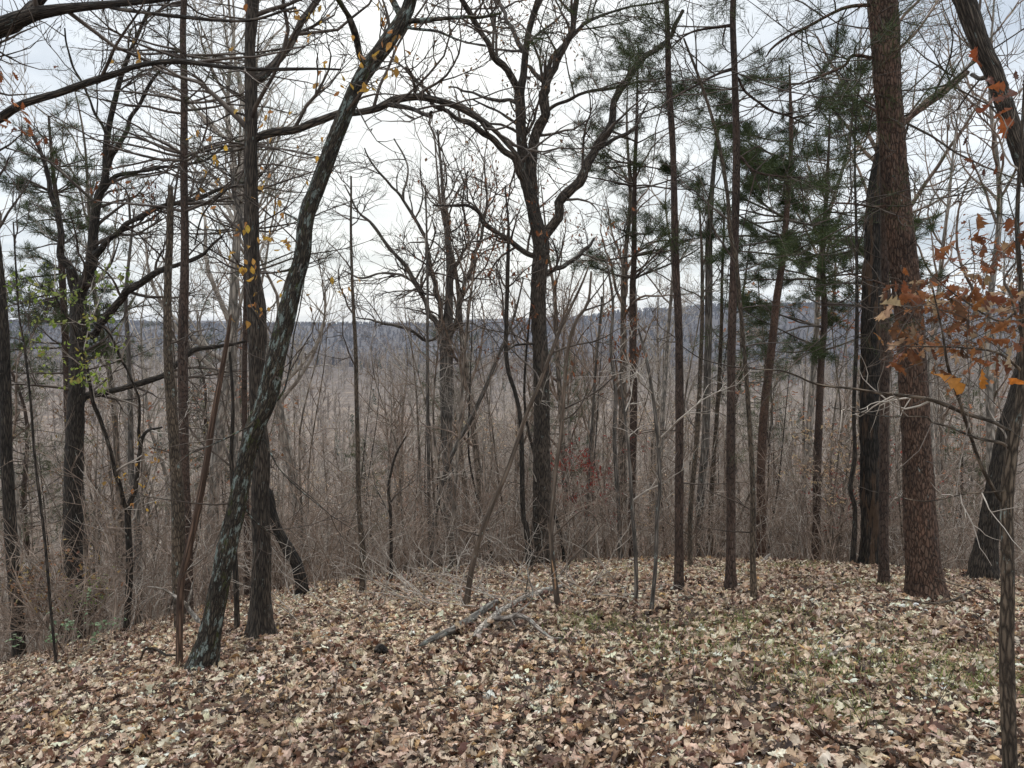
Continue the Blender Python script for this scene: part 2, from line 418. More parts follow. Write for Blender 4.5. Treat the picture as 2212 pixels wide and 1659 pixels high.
V = np.stack([gx, gy, ground(gx, gy)], -1)
i = np.arange(G - 1)[:, None] * G; j = np.arange(G - 1)[None]
mb.add(V, np.stack([i + j, i + j + 1, i + j + G + 1, i + j + G], -1))
tag(link('ground', mb.mesh('ground', mg)), kind='structure')
GROUND_MIN = float(V[..., 2].min())

# ---------------------------------------------------------------- leaf litter
PAL = [(.61, .455, .335), (.46, .31, .21), (.70, .57, .44), (.20, .11, .07), (.11, .052, .035), (.55, .42, .31), (.54, .34, .17), (.05, .03, .022)]
PW = [.22, .17, .17, .15, .10, .11, .02, .09]
def grad(x, y):
    e = .2; return (ground(x + e, y) - ground(x - e, y)) / (2 * e), (ground(x, y + e) - ground(x, y - e)) / (2 * e)
def litter(mb, y0, y1, dens, kind, smin, smax, w=.74, pad=2.2):
    xm = w * y1 + pad; n = int(2 * xm * (y1 - y0) * dens)
    x = rng.uniform(-xm, xm, n); y = rng.uniform(y0, y1, n)
    k = np.abs(x) < w * y + pad; x, y = x[k], y[k]
    # real litter drifts: thin it in patches
    k = rng.random(len(x)) < .5 + .8 * noise2(x / .6, y / .6, 9.); x, y = x[k], y[k]
    n = len(x)
    z = ground(x, y) + .006 + .045 * rng.random(n) ** 1.3
    up_ = rng.random(n) < .12
    damp = (.74 + .58 * noise2(x / 1.1, y / 1.1, 17.) * (.6 + .8 * noise2(x / .35, y / .35, 12.)))[:, None]
    leaves(mb, np.stack([x, y, z + up_ * .012], -1), smin + (smax - smin) * rng.random(n) ** 1.3, kind, np.clip(pick(PAL, PW, n, .2) * np.clip(damp, .55, 1.2), .01, .74),
           pit=rng.normal(0, .21, n) + up_ * rng.normal(0, .45, n), rol=rng.normal(0, .21, n) + up_ * rng.normal(0, .45, n), curl=.45, slope=grad(x, y))
mb = MB()
litter(mb, 1.4, 6.0, 680, 'oak', .03, .115); litter(mb, 1.4, 6.0, 360, 'oval', .025, .08)
litter(mb, 6.0, 10.5, 430, 'oak', .035, .105); litter(mb, 6.0, 10.5, 250, 'oval', .03, .08)
litter(mb, 1.4, 6.0, 500, 'oval', .012, .04); litter(mb, 6.0, 10.5, 150, 'oval', .02, .045)
litter(mb, 10.5, 18.0, 260, 'lobed', .05, .11); litter(mb, 18, 40, 14, 'lobed', .10, .2, pad=4)
o = link('leaf_litter', mb.mesh('leaf_litter', M_LEAF))
tag(o, 'dry tan and brown oak leaves covering the whole forest floor', 'fallen leaves', kind='stuff')

# small sticks lying among the leaves
mb = MB(); n = 1500; y = rng.uniform(1.6, 12, n) ; x = rng.uniform(-1, 1, n) * (.75 * y + 1); K = 6; a = rng.uniform(0, 6.283, n); l = rng.uniform(.06, .5, n) ** 1.2
P = np.zeros((n, K, 3)); u = np.linspace(-.5, .5, K)[None]; P[..., 0] = x[:, None] + np.cos(a)[:, None] * u * l[:, None] + rng.normal(0, .006, (n, K)); P[..., 1] = y[:, None] + np.sin(a)[:, None] * u * l[:, None] + rng.normal(0, .006, (n, K))
P[..., 2] = ground(P[..., 0], P[..., 1]) + .035 + rng.uniform(0, .03, (n, 1)) + rng.normal(0, .004, (n, K)); R = (.0012 + .003 * rng.random((n, 1)) ** 3) * np.linspace(1, .5, K)[None]
tubes(mb, P, R, 4); q = grow(P, R, 1.6, .16, 4, (.2, .9), (25, 60), .1, -.02, .6, .003, .0009, .2); tubes(mb, *q, 3)
tag(link('fallen_twigs', mb.mesh('fallen_twigs', M_TWIG)), 'small dead twigs and sticks lying among the fallen leaves', 'twigs', kind='stuff')
# grass tufts showing through the leaves
mb = MB()
gc = [(1330, 1375, .45), (1420, 1400, .5), (1480, 1440, .5), (1540, 1370, .35), (1600, 1405, .5), (1660, 1420, .4), (1590, 1350, .3), (1700, 1480, .4), (1880, 1270, .4),
      (1925, 1380, .3), (1850, 1450, .4), (1780, 1440, .35), (2010, 1450, .4), (2100, 1430, .35), (2130, 1460, .35), (1820, 1550, .25), (1270, 1350, .3), (1700, 1340, .35), (2180, 1490, .4), (2090, 1500, .3), (1560, 1240, .6), (1680, 1230, .6), (1380, 1235, .6), (1760, 1225, .5)]
for (px, py, rad) in gc:
    d = hit(px, py)
    if not d: continue
    c = at(px, py, d); nb = 280
    x = c[0] + rng.normal(0, rad * .6, nb); y = c[1] + rng.normal(0, rad * .6, nb)
    P0 = np.stack([x, y, ground(x, y)], -1); D0 = unit(np.stack([rng.normal(0, .6, nb), rng.normal(0, .6, nb), rng.uniform(.4, 1, nb)], -1))
    l = rng.uniform(.06, .16, nb)[:, None]; sd = unit(np.cross(D0, rng.normal(size=(nb, 3)))) * .0022
    tip = P0 + D0 * l + Z_ * -.02; mid = P0 + D0 * l * .5
    col = np.concatenate([pick([(.26, .29, .10), (.42, .38, .18), (.17, .21, .07)], [1, 1, .7], nb), np.ones((nb, 1))], 1)
    mb.add(np.stack([P0, mid - sd, tip, mid + sd], 1), np.arange(nb * 4).reshape(nb, 4), col=np.repeat(col[:, None], 4, 1))
tag(link('grass', mb.mesh('grass', M_LEAF)), 'thin pale green grass tufts poking through the fallen leaves', 'grass', kind='stuff')

# ---------------------------------------------------------------- trees
def branchset(P, R, kind, d):
    if kind == 'near':           # closest sapling: short wispy twigs
        a = grow(P, R, 2.6, .30, 8, (.1, 1), (30, 65), .26, .04, .45, .004, .0012, .4); b_ = grow(*a, 8, .16, 5, (.15, 1), (25, 60), .2, .05, .55, .003, .0009, .4)
        return [a, b_]
    """returns list of (P,R) levels for the crown of a traced tree"""
    out = []
    rm = .0011 + .00011 * d
    if kind == 'oak':
        a = grow(P, R, 3.0, 1.5, 9, (.1, 1), (30, 70), .17, .04, .42, .022, rm * 1.5, .35); out.append(a)
        b_ = grow(*a, 4.6, .8, 6, (.15, 1), (25, 65), .2, .05, .5, .012, rm * 1.1, .4); out.append(b_)
        c = grow(*b_, 6.0, .36, 4, (.1, 1), (25, 60), .2, .06, .6, .006, rm * .85, .3); out.append(c)
    elif kind == 'thin':
        a = grow(P, R, 2.6, 1.05, 8, (.15, 1), (30, 65), .17, .05, .45, .010, rm * 1.3, .4); out.append(a)
        b_ = grow(*a, 4.6, .5, 5, (.15, 1), (25, 60), .2, .05, .55, .007, rm, .4); out.append(b_)
        c = grow(*b_, 5.5, .24, 4, (.1, 1), (25, 60), .2, .05, .6, .004, rm * .8, .4); out.append(c)
    elif kind == 'bare':
        a = grow(P, R, .9, .55, 6, (.1, 1), (40, 80), .2, .0, .35, .01, rm * 1.3, .4); out.append(a)
        b_ = grow(*a, 3.0, .25, 4, (.1, 1), (25, 60), .2, .03, .6, .01, rm, .4); out.append(b_)
    elif kind == 'pine':
        a = grow(P, R, 13.0, 2.1, 8, (.05, 1), (65, 100), .11, .02, .35, .018, rm * 1.3, .5, flat=.8, even=11); out.append(a)
        b_ = grow(*a, 5.0, .5, 5, (.25, 1), (25, 60), .15, .03, .5, .006, rm, .5, flat=.6); out.append(b_)
    return out
def foliage_pine(mb, sets, n, tufts, length, width):
    for (P, R) in sets:
        M, K, _ = P.shape
        for f in tufts:
            k = f * (K - 1); i = int(min(k, K - 2)); fr = k - i
            p = P[:, i] * (1 - fr) + P[:, i + 1] * fr
            needles(mb, p, unit(P[:, i + 1] - P[:, i]), n, length, width)

BASES = []
def proj(Q):
    v = Q[:, :3]; c, s = math.cos(PITCH), math.sin(PITCH)
    y2 = v[:, 1] * c - v[:, 2] * s; z2 = v[:, 1] * s + v[:, 2] * c
    return np.stack([v[:, 0] / y2 * F + 1106, 829.5 - z2 / y2 * F], -1)
def tree(name, label, m, trunk, depth=None, limbs=(), kind='oak', crown=None, twig=None, drift=0.0, ext=0.0, S=22, bk=.55, snag=False,
         leaf=None, trange=(.35, 1), cat='tree', flare=1.25, group=None, wiggle=.012, need=None, fmin=0, limb_snag=(), extra_part=None):
    tr = [tuple(p) for p in trunk]                     # listed from base to top
    vis = depth is None
    d0 = hit(tr[0][0], tr[0][1]) if vis else depth
    if d0 is None: d0 = 10.0
    n = len(tr); H = abs(tr[0][1] - tr[-1][1]) + 1
    pts = []
    for (px, py, w) in tr:
        d = d0 + drift * abs(py - tr[0][1]) / H
        p = at(px, py, d); pts.append([*p, w / 2 / F * d])
    p0 = pts[0]
    gz = float(ground(p0[0], p0[1]))
    if not vis and p0[2] > gz + .1:                    # the trunk runs on down to the slope it stands on
        nx = p0[0] + (p0[0] - pts[1][0]) * .5
        gz = float(ground(nx, p0[1])); pts.insert(0, [nx, p0[1], gz - .15, p0[3] * 1.15])
    else: pts.insert(0, [p0[0], p0[1], min(gz, p0[2]) - .2, p0[3] * flare])
    if ext:                                            # and up out of the frame
        a_, b0 = np.array(pts[-2]), np.array(pts[-1]); dr = unit((b0 - a_)[:3])
        for k in (1, 2, 3):
            q = b0.copy(); q[:3] += dr * ext * k / 3 + np.array([rng.normal(0, .12), rng.normal(0, .12), 0]) * k; q[3] = b0[3] * (1 - .30 * k); pts.append(list(q))
    base = np.array([pts[0][0], pts[0][1], gz])
    Lm = np.linalg.norm(np.array(pts[-1][:3]) - np.array(pts[0][:3]))
    K = int(min(220, max(30, Lm * (30 if bk > .5 else 12))))
    tp = resample(pts, K)
    tp[:, 3] = np.maximum(tp[:, 3], .001)
    if not snag or bk > .9 or S > 14: tp[:, 3] *= 1 + (.38 if flare > 1.2 else .12) * np.exp(-np.maximum(tp[:, 2] - gz, 0) / (.9 * tp[1, 3] + .03))
    if vis: BASES.append((p0[0], p0[1], tp[1, 3]))
    wn = np.stack([noise3(np.stack([np.full(K, s), np.zeros(K), np.linspace(0, Lm * 1.3, K)], -1)) - .5 for s in (rng.uniform(0, 99), rng.uniform(0, 99))], -1)
    tp[:, :2] += wn * wiggle * 2 * np.linspace(0, 1, K)[:, None] ** .5
    root = bpy.data.objects.new(name, None); COL.objects.link(root); root.location = base; root.empty_display_size = .3
    tag(root, label, cat, group)
    mb = MB(); tubes(mb, tp[None, :, :3], tp[None, :, 3], S, bk, True, cap=snag)
    link('trunk', mb.mesh('trunk', m, base), root)
    PP, RR = [resample(tp[int(K * trange[0]):int(max(K * trange[0] + 3, K * trange[1]))], 40)], []
    for li, lb in enumerate(limbs):
        q0 = lb[0]
        # snap to whichever traced axis (trunk or earlier limb) passes nearest the fork
        best = None
        for Q in [tp] + PP[1:]:
            dd = np.hypot(*(proj(Q) - np.array(q0[:2])).T); k = int(np.argmin(dd))
            if best is None or dd[k] < best[0]: best = (dd[k], Q[k])
        st = best[1]; ds = st[1]
        dr_ = rng.uniform(-.14, .10) * ds if len(lb) > 3 else rng.uniform(-.05, .05) * ds
        lp = []; m_ = len(lb)
        for k, (px, py, w) in enumerate(lb):
            d = ds + dr_ * (k / (m_ - 1)); lp.append([*at(px, py, d), w / 2 / F * d])
        if best[0] < 60: lp.insert(0, [*st[:3], min(lp[0][3] * 1.15, st[3])]) if best[0] > 8 else lp.__setitem__(0, [*st[:3], min(lp[0][3] * 1.2, st[3])])
        if lb[-1][1] < 5 or lb[-1][0] < 5:
            a_, b0 = np.array(lp[-2]), np.array(lp[-1]); q = b0.copy(); q[:3] += unit((b0 - a_)[:3]) * 1.6; q[3] *= .4; lp.append(list(q))
        q = resample(lp, 40); q[:, 3] = np.maximum(q[:, 3], .0015)
        uu = np.concatenate([[0], np.cumsum(np.linalg.norm(np.diff(q[:, :3], axis=0), axis=1))]); kk = np.minimum(1, uu / .15)[:, None]
        q[:, :3] += kk * (np.stack([noise2(uu * 4.5, uu * 0 + li * 5.1 + c * 9.7) for c in range(3)], -1) - .5) * (q[:, 3:4] * 1.5 + .012)
        q[:, 3] *= 1 + .35 * (noise2(uu * 7, uu * 0 + li * 3.3) - .45)
        mb = MB(); tubes(mb, q[None, :, :3], q[None, :, 3], 12, bk * .7, True, cap=li in limb_snag)
        link('limb', mb.mesh('limb', m, base), root)
        PP.append(q)
    P = np.stack([p[:, :3] for p in PP]); R = np.stack([p[:, 3] for p in PP])
    ls = branchset(P, R, kind, d0) if kind else []
    lower = None
    if kind == 'pine' or trange[0] > .45:              # thin dead twigs low on the stem
        q = tp[int(K * .12):max(int(K * trange[0]), int(K * .12) + 4)][None]
        lower = [grow(q[..., :3], q[..., 3], 1.7, .75, 6, (.05, 1), (50, 100), .15, .0, .3, .006, .0016 + .0001 * d0, .3)]
        lower.append(grow(*lower[0], 4.0, .28, 4, (.1, 1), (25, 60), .2, 0, .5, .004, .0013 + .0001 * d0, .3))
    if sum(len(p) for p, r in ls):
        mb = MB()
        for a, (p, r) in enumerate(ls):
            if len(p): tubes(mb, p, r, 4 if a == 0 else 3)
        link('twigs', mb.mesh('twigs', twig or M_TWIG, base), root)
    if lower and len(lower[0][0]):
        mb = MB()
        for p, r in lower:
            if len(p): tubes(mb, p, r, 3)
        link('dead_twigs', mb.mesh('dead_twigs', twig or M_TWIG, base), root)
    if kind == 'pine':
        mb = MB(); n_, ln, wd, tf = need or (16, .12, .0035, (.45, .7, 1.0))
        foliage_pine(mb, [(ls[1][0], ls[1][1])], n_, tf, ln, wd)
        link('needles', mb.mesh('needles', M_NEED, base), root)
    if leaf:
        for (lk, cnt, sz, pal, pw, zone) in leaf:
            pool = np.concatenate([x[0][:, -1] for x in ls[1:]] + [x[0][:, x[0].shape[1] // 2] for x in ls[1:]])
            if zone:
                pr = proj(pool); k = (pr[:, 0] > zone[0]) & (pr[:, 0] < zone[2]) & (pr[:, 1] > zone[1]) & (pr[:, 1] < zone[3]); pool = pool[k]
            if not len(pool): continue
            c = pool[rng.permutation(len(pool))[:cnt]]; cnt = len(c); c = c + rng.normal(0, sz * .3, (cnt, 3))
            mb = MB(); leaves(mb, c, sz * rng.uniform(.7, 1.2, cnt), lk, pick(pal, pw, cnt), pit=rng.uniform(.2, 1.5, cnt), rol=rng.normal(0, .8, cnt), curl=.25)
            link('foliage', mb.mesh('foliage', M_LEAFT, base), root)
    return root

RUST = [(.24, .085, .035), (.16, .06, .03), (.30, .13, .06)]
YEL = [(.50, .30, .06), (.42, .24, .07), (.36, .17, .06)]
GRN = [(.17, .23, .04), (.25, .28, .07), (.11, .15, .04)]
TAN = [(.55, .40, .26), (.42, .28, .17)]
RED = [(.26, .035, .03), (.19, .03, .022), (.30, .07, .045)]
DRY = [(.20, .12, .07), (.13, .08, .05), (.26, .16, .09)]

# --- left side
tree('oak_tree', 'dark slightly curved trunk at the left edge of the photo', B_OAKD, [(42, 1425, 27), (34, 1300, 27), (26, 1200, 25), (15, 1000, 24), (10, 800, 24), (4, 660, 22), (-12, 500, 19), (-30, 300, 15)], kind='oak', ext=2.5, trange=(.5, 1))
tree('oak_tree', 'stout ridged grey oak at left forking low into spreading limbs', B_OAKD, [(158, 1240, 40), (158, 1106, 37), (160, 986, 38), (165, 853, 35), (170, 720, 33), (170, 640, 33), (187, 603, 25), (200, 553, 23), (203, 500, 20), (213, 427, 17), (227, 383, 15), (230, 300, 12), (247, 217, 11), (267, 143, 9), (300, 67, 7), (325, 10, 5)], depth=12,
     limbs=[[(168, 635, 22), (147, 583, 18), (133, 553, 16), (130, 483, 14), (113, 413, 10), (90, 340, 7), (60, 270, 4)],
            [(230, 365, 10), (267, 290, 9), (310, 207, 7), (333, 167, 6), (383, 110, 4)],
            [(216, 420, 10), (247, 383, 9), (300, 370, 7), (383, 360, 6), (433, 350, 5), (483, 320, 5), (530, 300, 4)],
            [(200, 560, 14), (225, 530, 13), (253, 500, 12), (300, 467, 11), (360, 443, 9), (433, 427, 8), (493, 403, 7), (530, 393, 5)],
            [(195, 720, 16), (230, 685, 16), (267, 643, 15), (333, 596, 14), (360, 583, 12), (433, 550, 7), (480, 510, 4)],
            [(175, 870, 15), (190, 856, 16), (217, 846, 14), (283, 836, 13), (333, 820, 13), (360, 806, 12), (400, 770, 11), (433, 750, 9), (483, 746, 8), (533, 735, 5)],
            [(235, 340, 7), (225, 280, 6), (200, 230, 5), (150, 120, 4), (140, 60, 3)]], leaf=[('oak', 60, .09, RUST, [1, 1, .6], (200, 300, 330, 480))])
tree('pine_tree', 'dark green bushy pine standing behind the forked oak at left', B_PINE, [(150, 950, 16), (145, 820, 15), (140, 700, 14), (133, 586, 13), (128, 480, 11), (118, 400, 9), (112, 330, 7), (105, 250, 4)], depth=17, kind='pine', trange=(.5, 1), need=(28, .16, .0075, (.3, .55, .8, 1.0)), bk=.3, S=12)
tree('dead_snag', 'bare brown snag with snapped top, just left of the tall slender pine', B_BROWN, [(390, 1365, 22), (385, 1240, 25), (385, 1106, 27), (378, 1000, 24), (371, 880, 23), (364, 760, 19), (362, 640, 16), (365, 553, 15), (368, 470, 14), (370, 408, 11)], kind='bare', snag=True, depth=8.4)
tree('pine_tree', 'tall slender rough barked pine at left, rising beside the snapped brown snag', B_PINE, [(406, 1345, 22), (405, 1173, 20), (403, 1106, 20), (397, 953, 20), (395, 820, 21), (397, 686, 20), (400, 553, 17), (398, 400, 15), (397, 200, 14), (397, 0, 12)], depth=10, kind='pine', ext=3.5, trange=(.42, 1), need=(12, .11, .0032, (.6, 1.0)))
tree('dead_stake', 'thin reddish dead stem leaning right across the twin trunks', B_DEAD, [(388, 1446, 17), (388, 1340, 16), (392, 1256, 15), (405, 1200, 15), (423, 1123, 15), (443, 1020, 14), (460, 903, 13), (480, 796, 11), (492, 735, 9), (500, 683, 6)], kind='bare', snag=True, S=14, cat='dead tree')
tree('leaning_tree', 'big trunk leaning to the right, spotted with pale green lichen', B_LICH, [(437, 1448, 58), (453, 1373, 45), (467, 1306, 42), (480, 1240, 42), (497, 1156, 42), (510, 1106, 40), (533, 986, 38), (552, 920, 41), (575, 865, 44), (593, 786, 42), (617, 686, 38), (633, 620, 34), (653, 553, 33), (663, 467, 33), (693, 383, 33), (723, 300, 33), (764, 200, 31), (797, 143, 32), (837, 90, 33), (870, 40, 29), (887, 0, 25)], S=40, bk=.8, ext=1.5, wiggle=0.0, flare=1.3, kind='thin', trange=(.5, 1),
     limbs=[[(797, 140, 16), (780, 123, 14), (767, 77, 13), (747, 33, 12), (725, -10, 10)], [(862, 45, 14), (852, 0, 13)],
            [(877, 47, 9), (937, 43, 9), (1003, 37, 7), (1037, 37, 6), (1084, 27, 5)], [(884, 60, 6), (937, 67, 6), (977, 83, 5), (1047, 97, 4)],
            [(648, 480, 7), (635, 470, 6), (615, 460, 4)], [(575, 880, 5), (540, 920, 4), (500, 940, 4), (455, 960, 3), (400, 985, 2)],
            [(590, 870, 5), (612, 845, 4), (625, 790, 4), (640, 700, 3), (655, 600, 3), (665, 500, 2)],
            [(560, 930, 4), (600, 1010, 3), (640, 1050, 3), (700, 1100, 2)], [(540, 1000, 3), (520, 1060, 3), (545, 1120, 3), (600, 1160, 2)]],
     leaf=[('oval', 120, .06, YEL, [1, 1, .8], (480, 0, 900, 700))], limb_snag=(4,))
tree('oak_tree', 'straight ridged trunk behind the lichen spotted leaning tree, arching one long limb right', B_OAK, [(563, 1378, 56), (563, 1306, 44), (567, 1206, 40), (563, 1106, 37), (563, 986, 36), (556, 870, 34), (553, 786, 34), (555, 720, 38), (553, 653, 37), (547, 600, 31), (545, 553, 30), (542, 400, 27), (542, 300, 26), (542, 200, 24), (540, 100, 22), (547, 0, 22)], S=36, bk=.7, ext=3, wiggle=0, trange=(.45, 1), kind='oak',
     limbs=[[(553, 300, 18), (590, 292, 17), (633, 283, 16), (683, 260, 16), (727, 247, 16), (760, 247, 16), (820, 233, 15), (854, 214, 15), (904, 213, 14), (970, 223, 13), (1020, 250, 12), (1057, 277, 11), (1090, 307, 10), (1117, 337, 8), (1130, 370, 7), (1147, 417, 5)],
            [(840, 225, 9), (887, 233, 9), (915, 246, 9), (930, 252, 9), (935, 243, 6)],
            [(553, 173, 18), (585, 145, 18), (617, 110, 17), (650, 50, 14), (690, 0, 11)],
            [(545, 560, 11), (528, 510, 11), (515, 460, 10), (505, 415, 9), (500, 370, 8)],
            [(540, 310, 5), (490, 325, 4), (440, 335, 3)], [(545, 400, 6), (490, 410, 5), (440, 460, 4), (420, 530, 3)], [(540, 250, 5), (510, 245, 4), (470, 260, 3), (430, 270, 2)]],
     leaf=[('oval', 70, .065, YEL, [1, 1, .8], (420, 0, 720, 620))], limb_snag=(3, 1))
tree('pine_tree', 'pine with scattered dark needle sprays half hidden behind the straight ridged trunk', B_PINE, [(528, 900, 12), (530, 700, 11), (532, 553, 11), (532, 400, 10), (534, 200, 8), (536, 0, 6)], depth=13, kind='pine', ext=2, trange=(.40, 1), need=(16, .12, .0035, (.5, 1.0)), bk=.3, S=10)
tree('overhanging_tree', 'near tree whose heavy limbs sweep in from the top left corner', B_OAK, [(-330, 1500, 90), (-320, 1100, 85), (-290, 700, 75), (-240, 300, 60), (-160, 130, 45), (-60, 85, 40), (0, 62, 36), (67, 35, 29), (110, 25, 24), (167, 17, 19), (267, 8, 14), (367, -2, 10), (480, -15, 6)], depth=3.8, drift=.5, S=30, bk=.6, trange=(.66, 1), kind='thin',
     limbs=[[(-290, 700, 50), (-180, 420, 28), (-80, 300, 20), (0, 257, 17), (67, 227, 15), (167, 187, 14), (250, 160, 13), (300, 143, 12), (383, 133, 11), (467, 143, 9), (533, 147, 8), (633, 147, 6), (737, 147, 4)],
            [(0, 68, 25), (33, 53, 24), (60, 28, 22), (85, 0, 20), (110, -30, 16)],
            [(243, 17, 9), (300, 27, 8), (400, 37, 8), (530, 43, 6), (640, 20, 4)]],
     leaf=[('oval', 14, .045, YEL, [1, 1, .3], (230, 90, 420, 260)), ('oak', 170, .045, RUST, [1, 1, .4], (0, 150, 230, 360))])
tree('young_tree', 'thin forked young tree in front of the hillside, between oak and snag at left', B_OAKD, [(272, 1390, 14), (280, 1223, 14), (277, 1106, 12), (293, 1053, 10), (300, 986, 8), (313, 936, 7), (350, 923, 4)], kind='thin', depth=9.5,
     limbs=[[(277, 1110, 9), (262, 1070, 8), (233, 953, 8), (200, 853, 7), (180, 770, 6), (157, 703, 5), (133, 670, 4), (100, 600, 3)], [(305, 970, 6), (296, 850, 5), (262, 780, 5), (235, 720, 4), (190, 690, 3)]],
     twig=M_TWIGG, leaf=[('oval', 520, .06, GRN, [1, 1, .7], (20, 560, 320, 850)), ('oval', 30, .06, YEL, [1, 1, 1], (150, 900, 350, 1100))])
tree('young_tree', 'grey straight trunk behind the thin forked young tree at left', B_GREY, [(298, 1345, 19), (297, 1106, 15), (284, 1020, 13), (280, 853, 10), (273, 653, 8), (280, 553, 6), (290, 450, 4)], depth=14, kind='thin', twig=M_TWIGG)
tree('sapling', 'wiry sapling close to the left edge with small yellow green leaves', B_OAKD, [(118, 1400, 6), (100, 1200, 6), (78, 1000, 6), (67, 853, 5), (55, 750, 5), (43, 686, 4), (36, 600, 4), (30, 480, 3)], depth=7.2, kind='thin', leaf=[('oval', 160, .05, GRN, [1, 1, .6], (0, 520, 200, 900))], S=8, bk=.3)
tree('burnt_snag', 'short blackened snag leaning left behind the ridged trunk', bark('bark_soot', (.008, .007, .006), (.06, .048, .038), (40, 40, 10), depth=.02), [(655, 1290, 26), (645, 1230, 26), (625, 1190, 25), (603, 1150, 22), (590, 1110, 20), (583, 1070, 17)], depth=10, kind='bare', snag=True, cat='dead tree', bk=.9)
tree('young_tree', 'slim dark stem just right of the leaning lichen trunk base', B_OAKD, [(512, 1362, 13), (510, 1273, 12), (506, 1160, 10), (500, 1000, 9), (505, 880, 7), (498, 760, 5)], kind='thin', S=10)
# --- centre
tree('young_tree', 'straight slender trunk with brown lower bark right of the ridged trunk', B_BROWN, [(784, 1287, 15), (783, 1180, 14), (777, 1106, 11), (770, 886, 9), (767, 720, 8), (760, 553, 6), (757, 380, 4)], kind='thin', S=12)
tree('young_tree', 'small dark crooked stem right of the slender brown based trunk', B_OAKD, [(845, 1275, 8), (844, 1106, 7), (840, 1053, 6), (854, 986, 5), (877, 943, 3)], kind='thin', S=8, depth=11.5)
tree('forked_tree', 'grey many forked tree in the middle distance left of the central oak', B_GREY, [(985, 1200, 25), (977, 1106, 23), (967, 986, 24), (964, 853, 27), (963, 753, 27), (968, 690, 22), (970, 636, 17), (970, 553, 14), (959, 433, 9), (954, 367, 6), (945, 280, 4)], depth=18, kind='oak', trange=(.45, 1),
     limbs=[[(955, 720, 13), (924, 670, 11), (910, 630, 10), (880, 580, 9), (847, 545, 8), (800, 480, 6), (770, 450, 4), (745, 400, 3)], [(958, 700, 11), (944, 636, 10), (924, 553, 9), (914, 500, 8), (860, 417, 6), (814, 367, 4), (787, 320, 3)],
            [(968, 730, 13), (984, 703, 12), (1000, 636, 10), (1024, 553, 9), (1037, 517, 7), (1050, 430, 5), (1045, 350, 3)], [(918, 645, 6), (880, 600, 6), (830, 590, 5), (780, 600, 4), (740, 585, 3)], [(920, 735, 7), (880, 712, 6), (830, 700, 5), (770, 685, 3)],
            [(870, 430, 5), (880, 360, 4), (850, 300, 3)], [(975, 590, 6), (1010, 520, 5), (1000, 440, 4), (1010, 370, 3)]], twig=M_TWIG, leaf=[('oak', 60, .1, RUST, [1, 1, 1], (860, 350, 1060, 620))])
tree('young_tree', 'thin pole tree just left of the grey many forked tree', B_GREY, [(930, 1190, 9), (927, 1106, 8), (924, 820, 7), (922, 553, 5), (920, 400, 3)], depth=15, kind='thin', twig=M_TWIGG, S=8)
tree('young_tree', 'dark wavy trunk directly left of the central oak', B_OAKD, [(1144, 1236, 14), (1137, 1140, 12), (1130, 1106, 11), (1125, 920, 10), (1114, 853, 9), (1096, 786, 9), (1094, 670, 9), (1097, 553, 8), (1098, 480, 5), (1092, 400, 3)], depth=12, kind='oak', trange=(.55, 1), leaf=[('oak', 90, .09, RUST, [1, 1, 1], (980, 380, 1200, 800))])
tree('leaning_tree', 'vine tangled grey stem leaning right, left of the dark wavy trunk', B_GREY, [(940, 1120, 10), (970, 1000, 10), (1027, 886, 9), (1070, 786, 8), (1104, 703, 6), (1130, 600, 3)], depth=14, kind='thin', twig=M_BRUSH)
